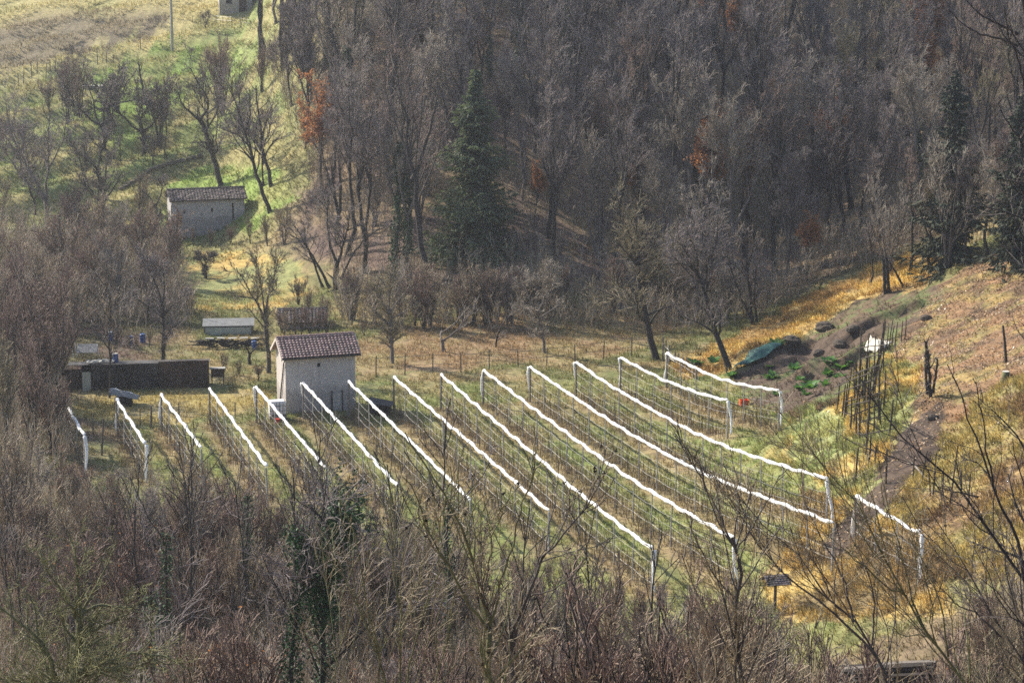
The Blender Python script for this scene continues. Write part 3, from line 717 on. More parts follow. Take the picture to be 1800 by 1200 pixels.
# grey tarpaulin tent
g = ground_px(222, 712); tent = thing('tarpaulin_tent', 'low grey tarpaulin tent with white crumpled top before the black shed', 'tent', g, ang - .05)
m = MB(); NX, NY = 14, 8; rr = random.Random(4); vs = []
for j in range(NY + 1):
    for i in range(NX + 1):
        u, v = i / NX, j / NY
        x = -.95 + 1.75 * u; y = -.55 + 1.3 * v
        z = .25 + .65 * math.sin(math.pi * min(1, .22 + .72 * v)) * (1 - .75 * max(0, u - .35)) + .05 * rr.random() + (.1 if u < .25 else 0)
        vs.append((x, y, z))
m.add(vs, [(j * (NX + 1) + i, j * (NX + 1) + i + 1, (j + 1) * (NX + 1) + i + 1, (j + 1) * (NX + 1) + i) for j in range(NY) for i in range(NX)])
o = m.build('cover', M['greysheet'], tent); md = o.modifiers.new('thick', 'SOLIDIFY'); md.thickness = .02
vs = [Vector(v) + Vector((0, 0, .035)) for v in vs]; m = MB(); m.add(vs, [(j * (NX + 1) + i, j * (NX + 1) + i + 1, (j + 1) * (NX + 1) + i + 1, (j + 1) * (NX + 1) + i) for j in range(3, NY) for i in range(NX - 3) if (i + j) % 5 or i < 4])
o = m.build('white_top', M['white'], tent); md = o.modifiers.new('thick', 'SOLIDIFY'); md.thickness = .012
m = MB(); m.box((-.15, .15, .22), (1.0, .8, .42)); m.build('under_cover_shade', M['dark'], tent)  # black box added below the cover as its painted shade
# caged white tank by the barn
g = ground_px(487, 737); tank = thing('caged_tank', 'white water tank in a wire cage beside the tiled barn', 'tank', (g[0], g[1] + .1, g[2]), math.radians(14))
MB().box((0, 0, .72), (.95, .8, .8), ).build('tank', M['white'], tank, bevel=.06)
MB().box((0, 0, .16), (1.0, .85, .3)).build('pallet', M['greywood'], tank)
m = MB()
for i in range(6):
    x = -.49 + .98 * i / 5; m.tube([(x, -.42, .3), (x, -.42, 1.16)], .012, 4)
for z in (.32, .6, .88, 1.15): m.tube([(-.49, -.425, z), (.49, -.425, z)], .012, 4); m.tube([(-.495, -.42, z), (-.495, .42, z)], .012, 4); m.tube([(.495, -.42, z), (.495, .42, z)], .012, 4)
m.build('cage', M['wire'], tank)
g = ground_px(487, 742); bk = thing('bucket', 'red bucket under the caged white tank', 'bucket', (g[0] + .05, g[1] - .35, g[2]), 0)
MB().tube([(0, 0, 0), (0, 0, .3)], [.12, .16], 12).build('body', M['red'], bk); MB().tube([(-.15, 0, .29), (-.1, 0, .42), (0, 0, .46), (.1, 0, .42), (.15, 0, .29)], .008, 4).build('handle', M['wire'], bk)
# covered dark woodpile right of the barn
g = ground_px(668, 728); wp = thing('covered_woodpile', 'dark woodpile under a black cover at the right corner of the tiled barn', 'woodpile', g, math.radians(-8))
m = MB(); rr = random.Random(9)
for j in range(4):
    for i in range(9): m.tube([(-.6 + i * .14 + rr.uniform(-.02, .02), -.3, .1 + j * .14), (-.6 + i * .14, .5, .1 + j * .14)], .065, 6)
m.build('logs', M['bark_dark'], wp)
m = MB(); m.box((.02, .1, .72), (1.5, 1.05, .05), ry=math.radians(9), rx=math.radians(4)); m.build('cover_sheet', M['tarmetal'], wp)
# pale fibre-cement roofed lean-to and tiled shed in the gardens behind
g = ground_px(357, 590, y0=150); gh = thing('garden_lean_to', 'low garden lean-to with grey flat sheet roof left of the tiled barn', 'shed', g, math.radians(4))
MB().box((1.7, .9, .72), (3.5, 1.5, .05), rx=math.radians(9)).build('roof', M['greysheet'], gh)
MB().box((1.7, 1.6, .38), (3.3, .06, .74)).build('back_wall', M['greywood'], gh)
MB().box((1.7, .18, .26), (3.3, .06, .5)).build('front_panel', M['palepanel'], gh)
for x in (.1, 3.3): MB().box((x, .12, .26), (.08, .08, .6)).build('post', M['wood'], gh)
g = ground_px(492, 580, y0=160); ts = gable_house('tiled_shed', 'low shed with dark pantile roof hidden in bushes behind the tiled barn', 'shed', g, math.radians(6), 3.1, 2.2, .55, .6, .2, M['plaster2'], M['oldtile'], [], courses=7, cols=14, gutter=False)
g = ground_px(133, 630, y0=140); cf = thing('sheet_lean_to', 'grey sheet over a leaning frame of white poles behind the black shed', 'lean-to', g, .05)
MB().box((.75, .2, .62), (1.3, .9, .04), rx=math.radians(28)).build('sheet', M['greysheet'], cf)
for (a, b) in (((-.1, 0, 0), (-.3, 0, .95)), ((.12, .1, 0), (-.05, .1, 1.0)), ((1.4, .4, 0), (1.4, .4, .8)), ((.1, .5, 0), (.1, .5, .85))): MB().tube([a, b], .035, 6).build('pole', M['white'], cf)
# blue boxes and board in the shade under the wood
for (px, py, w_, h_, mm, nm, lb) in [(1096, 543, .55, .45, 'blue', 'blue_crate', 'blue crate in deep shade under the wood, left of a pale board'), (1111, 542, .35, .42, 'sheet', 'pale_board', 'pale board between two blue crates under the wood'),
                                 (1134, 541, .5, .5, 'blue', 'blue_crate', 'blue crate under the wood beside a leaning trunk')]:
    g = ground_px(px, py, y0=150); t = thing(nm, lb, 'crate' if 'crate' in nm else 'board', g, .1)
    m = MB(); m.box((0, 0, h_ / 2), (w_, .06 if mm == 'sheet' else .4, h_)); m.build('body', M[mm], t, bevel=.012)
    if mm == 'blue': MB().box((0, 0, h_ + .012), (w_ + .05, .45, .04)).build('rim', M[mm], t)
g = ground_px(1143, 62, y0=170); m = MB(); m.tube([(0, 0, 0), (0, 0, .1), (.03, 0, .35), (.05, 0, .5), (.05, 0, .56)], [.08, .12, .1, .06, .02], 9)
o = m.build('pale_sack', M['white'], None, True); o.location = g; tag(o, 'small pale sack lying high on the wooded slope', 'sack')

# dark heap of stacked wood along the garden edge
g = ground_px(345, 612, y0=150); wk = thing('wood_stack', 'long dark stack of branches along the garden edge behind the black shed', 'woodpile', g, math.radians(3))
rr = random.Random(21); m = MB()
for i in range(170):
    x = rr.uniform(0, 4.3); z = rr.uniform(.03, .55); m.tube([(x, rr.uniform(-.2, .2), z), (x + rr.uniform(-.9, .9), rr.uniform(-.2, .3), z + rr.uniform(-.1, .15))], rr.uniform(.02, .045), 5)
m.build('branches', M['bark_dark'], wk)
m = MB()
for i in range(5): m.box((.9 + i * .75, 0, .66 + .02 * (i % 2)), (.55, .3, .03), ry=rr.uniform(-.1, .1))
m.build('cover_boards', M['sheet'], wk)
# ------------------------------------------------------------------ fences, posts, stakes
def post_fence(name, label, posts, hgt, r, wmat, wires, wiremat, group=None, lean=.04, seed=1):
    rr = random.Random(seed); root = thing(name, label, 'fence', posts[0], 0, group)
    o = Vector([float(q) for q in posts[0]])
    tops = []
    for p in posts:
        h = hgt * rr.uniform(.88, 1.1); q = Vector([float(t) for t in p]) - o
        t = q + Vector((rr.uniform(-lean, lean), rr.uniform(-lean, lean), h)); tops.append((q, t))
        MB().tube([q - Vector((0, 0, .2)), q.lerp(t, .5) + Vector((rr.uniform(-.01, .01), 0, 0)), t], [r * 1.1, r, r * .85], 6).build('post', wmat, root)
    for f in wires:
        MB().tube([a.lerp(b, f) for a, b in tops], .012, 4).build('wire', wiremat, root)
    return root
FX = [(661, 662), (712, 659), (761, 655), (810, 654), (860, 651), (911, 645), (961, 642), (1011, 636), (1061, 631), (1110, 626)]
post_fence('field_fence', 'line of thin dark posts and wires between the net rows and the brown field', [ground_px(x, y) for x, y in FX], 1.25, .04, M['wood'], (.45, .9), M['wire'], seed=2)
# rank of dead grass and bramble stems along the foot of that fence
# grey picket stakes behind the innermost net row
stk = [(1165, 632, 45), (1170, 636, 42), (1176, 640, 38), (1186, 643, 26), (1192, 646, 28), (1200, 651, 26), (1206, 655, 28), (1213, 660, 26), (1219, 664, 28), (1224, 668, 24)]
pf = None
pp = [ground_px(a, b) for a, b, c in stk]
pf = thing('picket_fence', 'short row of grey wooden stakes behind the start of the innermost net row', 'fence', pp[0]); o = Vector([float(q) for q in pp[0]])
for (a, b, c), p in zip(stk, pp):
    q = Vector([float(t) for t in p]) - o; MB().tube([q - Vector((0, 0, .2)), q + Vector((.02, 0, c / 29.5))], [.06, .05], 6).build('stake', M['greywood'], pf)
for f in (.35, .7): MB().tube([Vector([float(t) for t in p]) - o + Vector((0, -.06, f * c / 29.5)) for (a, b, c), p in zip(stk, pp)], .016, 4).build('wire', M['wire'], pf)
# lone stakes
def stake(px, pb, pt, label, r=.05, m='wood', y0=92, lean=0, cat='stake'):
    g = ground_px(px, pb, y0=y0); t = at(px + lean, pt, g[1]) - g; o = Vector([float(q) for q in t])
    ob = MB().tube([(0, 0, -.25), o * .5 + Vector((.01, 0, 0)), o], [r * 1.15, r, r * .8], 7).build('stake', M[m], None)
    ob.location = g; tag(ob, label, cat); return ob
for (px, pb, pt, lb, r, ln) in [(265, 752, 712, 'thick weathered stake between the second and third net rows', .055, 1), (163, 758, 726, 'short stake at the left beside a pale-topped stake', .045, 0), (178, 800, 735, 'tall stake with pale cut top in the left brush', .06, 4),
                        (314, 740, 708, 'thin stake just right of the third net row', .045, 0), (413, 730, 706, 'small stake before the black shed right end', .035, 0), (246, 592 + 160, 718, 'slim stake left of the thick weathered stake', .03, 0),
                        (1769, 632, 572, 'dark burnt-looking post standing on the leafy right slope', .07, -6), (1557, 778 + 70, 790, 'dark stake at the lower end of the lattice by the golden bank', .05, 2)]:
    stake(px, pb, pt, lb, r, 'wood' if px < 1000 else 'bark_dark', lean=ln)
for i, (px, pb, pt, ln) in enumerate([(1605, 838, 800, 2), (1618, 852, 792, 12), (1640, 866, 795, 6), (1636, 870, 825, -4), (1655, 880, 822, 4), (1668, 892, 782, 16), (1690, 868, 826, 0), (1700, 900, 832, 6)]):
    ob = stake(px, pb, pt, 'dark bean stake among several leaning beside the earth track at the right', .035, 'bark_dark', lean=ln); ob['group'] = 'bean stakes beside the track'
# pale broken branch lying among the stakes
a = ground_px(1596, 822); b = ground_px(1640, 850); o_ = MB().tube([(0, 0, .25)] + [tuple((b - a) * t + np.array([0, 0, .3 - .2 * t + .1 * math.sin(7 * t)])) for t in (.2, .45, .7, 1.0)], [.05, .05, .045, .035, .015], 6).build('fallen_branch', M['greywood'], None, True)
o_.location = a; tag(o_, 'pale broken branch lying against the bean stakes', 'branch')

# lattice of dark sticks on the bank
def lattice(label, posts, rails, seed, r=.05, name='stick_lattice'):
    rr = random.Random(seed); gs = [ground_px(x, yb) for x, yt, yb, l in posts]
    root = thing(name, label, 'trellis', gs[0]); o = Vector([float(q) for q in gs[0]])
    for (x, yt, yb, l), g in zip(posts, gs):
        t = Vector([float(q) for q in at(x + l, yt, g[1] + rr.uniform(-.1, .1))]) - o; q = Vector([float(k) for k in g]) - o
        mid = q.lerp(t, .5) + Vector((rr.uniform(-.04, .04), rr.uniform(-.03, .03), 0))
        MB().tube([q - Vector((0, 0, .15)), mid, t], [r * 1.15, r, r * .7], 6).build('upright_stick', M['darkwood'], root)
    xs = np.array([p[0] for p in posts], float); ys = np.array([g[1] for g in gs]); od = np.argsort(xs)
    for (x0, y0, x1, y1) in rails:
        Y0, Y1 = np.interp([x0, x1], xs[od], ys[od])
        p = Vector([float(k) for k in at(x0, y0, Y0 - .05)]) - o; q = Vector([float(k) for k in at(x1, y1, Y1 - .05)]) - o
        MB().tube([p, p.lerp(q, .5) + Vector((0, 0, rr.uniform(-.04, .04))), q], [r * .7, r * .75, r * .55], 5).build('cross_stick', M['darkwood'], root)
lattice('lattice of dark sticks tied into rails on the golden bank', [(1471, 672, 722, 5), (1480, 675, 730, 6), (1484, 674, 738, 6), (1494, 697, 763, 3), (1505, 717, 765, 2), (1511, 723, 772, 3), (1522, 670, 795, 9), (1527, 763, 815, 4), (1538, 782, 812, 4), (1504, 786, 845, 5), (1562, 702, 768, 8), (1549, 690, 750, -8)],
        [(1466, 693, 1540, 665), (1468, 680, 1530, 655), (1486, 706, 1550, 690), (1500, 729, 1560, 706), (1512, 742, 1556, 730), (1512, 764, 1575, 752), (1506, 790, 1545, 778), (1484, 798, 1512, 765), (1490, 712, 1545, 700), (1478, 668, 1525, 648)], 5)
lattice('dense clump of tall leaning dark sticks in front of the cream sheet', [(1508, 578, 700, 6), (1512, 600, 690, 4), (1516, 585, 705, 12), (1521, 620, 695, 6), (1527, 640, 700, 8), (1537, 590, 690, 2), (1540, 560, 665, 16), (1545, 565, 640, 12), (1553, 650, 720, 4), (1503, 640, 700, -2), (1531, 600, 695, 20), (1547, 700, 735, 2), (1518, 650, 715, 2), (1524, 625, 712, 5)],
        [(1505, 612, 1558, 606), (1510, 632, 1550, 622), (1500, 655, 1552, 640), (1498, 670, 1545, 668), (1508, 690, 1552, 672)], 6, .045)
_r = random.Random(19)
lattice('second tangle of leaning dark sticks filling the stick fence on the bank', [(x_ + _r.uniform(-4, 4), yb_ - _r.uniform(45, 95), yb_, _r.uniform(-6, 16)) for x_, yb_ in [(1500, 712), (1506, 722), (1512, 735), (1518, 706), (1524, 728), (1530, 742), (1536, 716), (1542, 735), (1490, 728), (1546, 700), (1497, 742), (1520, 752), (1534, 765), (1510, 700), (1526, 690), (1538, 684), (1544, 668), (1550, 655)]],
        [(1490, 700, 1548, 676), (1496, 716, 1552, 694), (1504, 738, 1540, 722), (1500, 682, 1556, 660), (1515, 662, 1560, 640)], 16, .04)
_r = random.Random(23)
for i, (px, py, s) in enumerate([(1450, 578, .5), (1392, 600, .42), (1476, 606, .35), (1440, 622, .3), (1500, 580, .32), (1628, 560, .26), (1640, 735, .22)]):
    bm = bmesh.new(); bmesh.ops.create_icosphere(bm, subdivisions=3, radius=s)
    for v in bm.verts:
        c = v.co; q = .75 + .55 * float(fbm(c.x * 2.2 / s + i * 7, c.y * 2.2 / s + c.z * 3 / s, 3, 3)); v.co = Vector((c.x * 1.35, c.y, c.z * .85)) * q
    me = bpy.data.meshes.new('earth_boulder'); bm.to_mesh(me); bm.free(); me.materials.append(M['clod']); o = bpy.data.objects.new('earth_boulder', me); COL.objects.link(o)
    g = ground_px(px, py); o.location = g + np.array([0, 0, .12 * s]); o.rotation_euler = (0, 0, _r.uniform(0, 6)); tag(o, 'dark mossy clod of earth and stone on the dug right hand bank', 'boulder', 'clods on the dug bank')
# brush of thin stakes higher up by the gully
lattice('row of thin stakes against the dark earth scarp above the cream sheet', [(1556, 575, 620, 6), (1562, 560, 618, 8), (1573, 566, 612, 5), (1584, 563, 600, 3), (1590, 560, 598, 3), (1568, 572, 605, 4)], [(1555, 598, 1592, 588)], 8, .035)
# cream sheet caught among the sticks
def draped(name, label, cat, corners, matn, sag, seed, wr=.06, N=12, lift=.12, thick=.015):
    gs = [ground_px(*c) for c in corners]; o = gs[0]; rr = np.random.default_rng(seed); vs = []
    for j in range(N + 1):
        for i in range(N + 1):
            u, v = i / N, j / N
            p = (gs[0] * (1 - u) + gs[1] * u) * (1 - v) + (gs[3] * (1 - u) + gs[2] * u) * v
            z = max(float(H(p[0], p[1])) + lift, p[2]) + wr * math.sin(9 * u + 4 * v + seed) * math.sin(5 * v + 2) + rr.uniform(0, wr) + sag * math.sin(math.pi * u) * math.sin(math.pi * v)
            vs.append((p[0] - o[0], p[1] - o[1], z - o[2]))
    m = MB(); m.add(vs, [(j * (N + 1) + i, j * (N + 1) + i + 1, (j + 1) * (N + 1) + i + 1, (j + 1) * (N + 1) + i) for j in range(N) for i in range(N)])
    ob = m.build(name, M[matn], None, True); md = ob.modifiers.new('thick', 'SOLIDIFY'); md.thickness = thick; ob.location = o; return tag(ob, label, cat)
draped('cream_sheet', 'crumpled cream plastic sheet caught behind the dark sticks', 'sheet', [(1519, 616), (1540, 622), (1570, 604), (1530, 596)], 'whitesheet', .25, 3, .1)
draped('green_tarpaulin', 'dark green tarpaulin stretched over an earth heap beside a leaning trunk', 'tarpaulin', [(1284, 655), (1330, 640), (1382, 606), (1318, 622)], 'greentarp', .3, 5, .07, 18, .2)
# orange crate behind the innermost net row
g = ground_px(1308, 712); cr = thing('orange_crate', 'orange plastic crate on the tilled soil behind the innermost net row', 'crate', g, .12)
for (c_, s_, nm) in [((0, -.2, .17), (.5, .025, .34), 'side'), ((0, .2, .17), (.5, .025, .34), 'side'), ((-.245, 0, .17), (.025, .37, .34), 'end'), ((.245, 0, .17), (.025, .37, .34), 'end'), ((0, 0, .02), (.46, .37, .03), 'base')]:
    MB().box(c_, s_).build(nm, M['orange'], cr)
for z in (.08, .32): MB().box((0, -.218, z), (.52, .02, .03)).build('rib', M['orange'], cr)
# electric pole on the hill
g = ground_px(303, 90, y0=190); ep = thing('utility_pole', 'tall grey utility pole rising from the terraced hill past the top edge', 'pole', g)
MB().tube([(0, 0, -.3), (0, 0, 4), (0, 0, 8.5)], [.15, .125, .1], 10).build('shaft', M['concrete'], ep); MB().box((0, 0, 8.1), (1.3, .1, .1)).build('crossarm', M['greywood'], ep)
for x in (-.55, 0, .55): MB().tube([(x, 0, 8.15), (x, 0, 8.35)], [.05, .04], 8).build('insulator', M['white'], ep)
# dry stone terrace wall
wpx = [(214, 333), (240, 318), (265, 300), (295, 290), (330, 281), (362, 273)]
gs = [ground_px(*q, y0=190) for q in wpx]; tw = thing('terrace_wall', 'long dark dry stone wall curving up across the terraced hill', 'wall', gs[0]); rr = random.Random(31); m = MB()
for i in range(len(gs) - 1):
    a, b = gs[i] - gs[0], gs[i + 1] - gs[0]; n = max(2, int(np.hypot(*(b - a)[:2]) / .4))
    for k in range(n):
        p = a + (b - a) * (k / n); an = math.atan2(b[1] - a[1], b[0] - a[0])
        for lv in range(1): m.box((p[0] + rr.uniform(-.05, .05), p[1] + rr.uniform(-.06, .06), p[2] + .1 + lv * .27), (rr.uniform(.32, .5), rr.uniform(.3, .42), rr.uniform(.24, .32)), an + rr.uniform(-.2, .2), rr.uniform(-.1, .1))
m.build('stones', M['stone'], tw, bevel=.03)
# vineyard posts on the upper terrace: a line of countable thin posts
for i, (px, pb, pt) in enumerate([(56, 140, 108), (65, 131, 97), (80, 140, 110), (88, 122, 105), (97, 124, 100), (108, 128, 112), (113, 130, 106), (120, 130, 100), (140, 124, 110), (153, 122, 105), (172, 118, 84), (187, 112, 92), (198, 108, 96), (247, 88, 60), (41, 148, 120), (33, 152, 128)]):
    ob = stake(px, pb, pt, 'slim vine post in the line along the highest terrace at the left', .04, 'wood', 190, (i * 7) % 5 - 2); ob['group'] = 'vine posts on the highest terrace'
post_fence('wire_fence', 'faint wire fence of thin posts before the farmhouse on the hilltop', [ground_px(x, y, y0=190) for x, y in [(338, 42), (352, 42), (366, 41), (380, 41), (392, 42), (408, 44), (424, 46), (440, 48)]], .8, .03, M['greywood'], (.5, .95), M['wire'], seed=5)
# pale hoops and slabs on the hill
a = ground_px(292, 52, y0=190); o_ = MB().tube([(.45 * math.cos(q) * 1.3, 0, .75 * math.sin(q)) for q in np.linspace(0, math.pi, 12)], .03, 5).build('hoop', M['sheet'], None); o_.location = a; tag(o_, 'pale bent hoop beside the utility pole on the hill', 'hoop')
g = ground_px(165, 158, y0=190); t = thing('white_trough', 'long pale trough lying on the terrace under orchard trees', 'trough', g, .1)
MB().box((0, 0, .2), (2.0, .5, .36)).build('body', M['sheet'], t, bevel=.03); MB().box((0, 0, .39), (2.08, .56, .04)).build('rim', M['white'], t)
# cut stump and pollarded dead trunks on the right slope
def stump(px, py, label, r, h):
    g = ground_px(px, py); t = thing('tree_stump', label, 'stump', g); MB().tube([(0, 0, -.2), (0, 0, .05), (.02, 0, h)], [r * 1.5, r * 1.1, r], 9).build('trunk', M['bark_moss'], t, True)
    MB().tube([(.02, 0, h), (.02, 0, h + .02)], [r * .92, r * .9], 9).build('cut_face', M['quoin'], t)
stump(1767, 668, 'sawn stump with pale cut face on the leafy right slope', .2, .45)
# roofed post (small shingled roof on a post) and the covered log pile in the right foreground
g = ground_px(1362, 1075, y0=70); rf = thing('roofed_post', 'wooden post with a small shingled gable roof in the golden grass', 'feeder', g, .25)
hh = float(at(1352, 1022, g[1])[2] - g[2])
MB().tube([(0, 0, -.2), (0, 0, hh)], [.075, .065], 7).build('post', M['wood'], rf)
m = MB(); tiled_slope(m, (-.55, -.5, hh - .02), (.55, -.5, hh - .02), (-.55, 0, hh + .3), 5, 8, .025, .01, .01, 4); tiled_slope(m, (-.55, .5, hh - .02), (.55, .5, hh - .02), (-.55, 0, hh + .3), 5, 8, .025, .01, .01, 5); m.build('roof', M['oldtile'], rf)
MB().box((0, 0, hh - .05), (.7, .5, .05)).build('shelf', M['greywood'], rf)
# ------------------------------------------------------------------ trees: growing branches
def unit(a): return a / (np.linalg.norm(a, axis=-1, keepdims=True) + 1e-9)
def resample(pts, S):
    pts = np.asarray(pts, float); d = np.r_[0, np.cumsum(np.linalg.norm(np.diff(pts, axis=0), axis=1))]
    t = np.linspace(0, d[-1], S + 1)
    q = np.stack([np.interp(t, d, pts[:, k]) for k in range(3)], -1)
    for _ in range(2): q[1:-1] = q[1:-1] * .5 + (q[:-2] + q[2:]) * .25
    return q
def grow(r, P, R, n, t0=.3, t1=1., ang=45, sd=12, ratio=.45, up=.2, wig=.18, S=5, rr=.55, rmin=.012, drop=.7, bias=.0, lmin=.0):
    N, Sp = P.shape[0], P.shape[1] - 1
    L = np.linalg.norm(np.diff(P, axis=1), axis=2).sum(1)
    Mn = int(N * n); idx = r.choice(N, Mn, p=L / L.sum())
    t = t0 + (t1 - t0) * r.random(Mn) ** .85
    f = np.clip(t * Sp, 0, Sp - 1e-4); i = f.astype(int); fr = (f - i)[:, None]
    p0 = P[idx, i] * (1 - fr) + P[idx, i + 1] * fr
    tan = unit(P[idx, i + 1] - P[idx, i]); Rt = R[idx, i] * (1 - fr[:, 0]) + R[idx, i + 1] * fr[:, 0]
    q = r.normal(size=(Mn, 3)); perp = unit(q - (q * tan).sum(1, keepdims=True) * tan)
    a = np.radians(r.normal(ang, sd, Mn))[:, None]
    d = unit(np.cos(a) * tan + np.sin(a) * perp + np.array([0, 0, up]))
    ln = np.maximum(L[idx] * ratio * (1 + .25 - drop * t) * r.uniform(.6, 1.25, Mn), lmin)
    r0 = np.maximum(np.minimum(Rt * .85, Rt * rr), rmin)
    pts = [p0]; 
    for s in range(S):
        pts.append(pts[-1] + d * (ln / S)[:, None])
        d = unit(d + r.normal(size=(Mn, 3)) * wig + np.array([0, 0, up * .35 + bias]))
    tt = np.linspace(0, 1, S + 1)[None]
    Rn = r0[:, None] * (1 - tt) + np.maximum(rmin, r0 * .3)[:, None] * tt
    return np.stack(pts, 1), Rn
def leaves_at(r, tips, size, spread, k=1, flat=1.0):
    P = np.repeat(tips, k, 0) + r.normal(0, spread, (len(tips) * k, 3)); n = len(P)
    U = unit(r.normal(size=(n, 3)) * np.array([1, 1, flat])) * (size * r.uniform(.5, 1.2, n))[:, None]
    W = unit(np.cross(U, r.normal(size=(n, 3)))) * (size * .55 * r.uniform(.6, 1.1, n))[:, None]
    return np.stack([P - U, P - W, P + U, P + W], 1).reshape(-1, 3), np.arange(4 * n).reshape(n, 4)
def make_tree(seed, root, limbs, rads, levels, bark, twig, S0=12, leaf=None, ivy=None, sides=7, trunk_levels=1):
    """limbs: list of point lists (local); levels: dicts for grow(); first trunk_levels levels join the trunk mesh"""
    r = np.random.default_rng(seed)
    P = np.stack([resample(l, S0) for l in limbs]); 
    Lm = np.linalg.norm(np.diff(P, axis=1), axis=2).sum(1)
    P[:, 1:-1] += r.normal(size=P[:, 1:-1].shape) * (Lm * .006)[:, None, None]
    tt = np.linspace(0, 1, S0 + 1)
    R = np.stack([a * (1 - tt ** .9) + b * tt ** .9 for a, b in rads])
    R[:, 0] *= 1.25
    tr = [tubes_np(P, R, sides)]; tw = []; cur = (P, R); P0, R0 = P, R
    for li, lv in enumerate(levels):
        P, R = grow(r, *cur, **lv)
        k = 5 if li == 0 else (4 if li == 1 and lv['n'] < 12 else 3)
        (tr if li < trunk_levels else tw).append(tubes_np(P, R, k)); cur = (P, R)
    V, Fq = join(tr); mesh_np('trunk', V, Fq, bark, root, True)
    if tw:
        V, Fq = join(tw); mesh_np('crown', V, Fq, twig, root, False)
    if leaf:
        m_, n_, size, sp = leaf; tips = cur[0][:, 1:].reshape(-1, 3); tips = tips[r.choice(len(tips), min(n_, len(tips)), replace=False)]
        V, Fq = leaves_at(r, tips, size, sp); mesh_np('leaves', V, Fq, m_, root)
    if ivy:
        n_, size, rad, hi = ivy; f = r.random(n_) ** .9 * hi * S0; j = np.clip(f.astype(int), 0, S0 - 1); li = r.integers(0, len(P0), n_) if hi > .99 else np.zeros(n_, int)
        c = P0[li, j] + (P0[li, j + 1] - P0[li, j]) * (f - j)[:, None]
        d = unit(r.normal(size=(n_, 3)) * np.array([1, 1, .35])); wob = .6 + .9 * vnoise(f * 1.3, li * 3.1, seed)
        V, Fq = leaves_at(r, c + d * (rad * r.uniform(.35, 1, n_) * wob)[:, None], size, .03); mesh_np('ivy', V, Fq, M['ivy'], root)
    return root
def trunk_line(r, Ht, lean=(0, 0), wob=.25, n=7):
    z = np.linspace(0, Ht, n); x = lean[0] * (z / Ht) ** 1.3 * Ht + np.cumsum(r.normal(0, wob, n)) * (z > 0); y = lean[1] * (z / Ht) ** 1.3 * Ht + np.cumsum(r.normal(0, wob, n)) * (z > 0)
    x[0] = y[0] = 0; z[0] = -.3
    return np.stack([x, y, z], -1)
TW = .0125
def forest_levels(dens=1.0, tw=TW):
    return [dict(n=12, t0=.38, ang=30, sd=9, ratio=.34, up=.26, S=6, rr=.45, rmin=.02, wig=.1),
            dict(n=6 * dens, t0=.2, ang=32, sd=11, ratio=.46, up=.2, S=5, rr=.5, rmin=tw * 1.1, wig=.14),
            dict(n=4.6, t0=.15, ang=34, sd=12, ratio=.52, up=.16, S=4, rr=.5, rmin=tw, wig=.15),
            dict(n=2.2, t0=.15, ang=34, sd=12, ratio=.6, up=.12, S=3, rr=.6, rmin=tw * .85, lmin=.3, wig=.15)]
def shrub_levels(dens=1.0, tw=TW, red=0):
    return [dict(n=7, t0=.2, ang=24, sd=9, ratio=.42, up=.3, S=5, rr=.5, rmin=tw * 1.2, wig=.12),
            dict(n=5 * dens, t0=.15, ang=28, sd=10, ratio=.5, up=.25, S=4, rr=.55, rmin=tw),
            dict(n=4, t0=.15, ang=32, sd=12, ratio=.55, up=.2, S=3, rr=.6, rmin=tw * .85, lmin=.25)]
def stems(r, n, Ht, spread, wob=.08):
    out, rad = [], []
    for i in range(n):
        a = r.uniform(0, 6.283); h = Ht * r.uniform(.65, 1.05); s = spread * r.uniform(.2, 1.0); b = np.array([math.cos(a), math.sin(a)])
        z = np.linspace(0, 1, 6); o = b * .12 * r.random()
        out.append([(o[0] + b[0] * s * t ** 1.2 + r.normal(0, wob) * t, o[1] + b[1] * s * t ** 1.2 + r.normal(0, wob) * t, -.2 + h * t) for t in z])
        rad.append((.012 * h * r.uniform(.6, 1.1) + .01, .012))
    return out, rad
POOL = {}
def pool(kind, fns): POOL[kind] = [[f, None] for f in fns]
PR = random.Random(77)
def true_h(kind, var):
    slot = POOL[kind][var % len(POOL[kind])]
    if slot[1] is None:
        o = bpy.data.objects.new('bare_tree', None); COL.objects.link(o); slot[0](o); slot.append(o); slot[1] = o; slot.append(False)
        z = np.concatenate([np.array([v.co.z for v in c.data.vertices][::7]) for c in o.children if c.name.split('.')[0] in ('trunk', 'crown')])
        slot[2] = float(np.percentile(z, 99.3))
    return slot[2]
def place(kind, var, loc, label, group, scale=1.0, rz=None, name=None, cat='tree', lean=None):
    slot = POOL[kind][var % len(POOL[kind])]
    true_h(kind, var)
    if not slot[3]: o = slot[1]; slot[3] = True
    else: o = copy_tree(slot[1])
    name = name or {'rust': 'rust_leaved_tree', 'ivy': 'ivy_clad_tree', 'pale': 'many_stemmed_tree', 'orchard': 'orchard_tree'}.get(kind, 'bare_tree')
    o.name = name
    o.location = Vector([float(q) for q in loc]); o.rotation_euler = (0, 0, PR.uniform(0, 6.283) if rz is None else rz)
    if lean: o.rotation_euler = (lean[0], lean[1], o.rotation_euler[2])
    o.scale = (scale,) * 3
    for k_ in ('label', 'category', 'group'):
        if k_ in o: del o[k_]
    return tag(o, label, cat, group)
def place_h(kind, var, loc, hgt, *a, **k): return place(kind, var, loc, *a, scale=hgt / true_h(kind, var), **k)
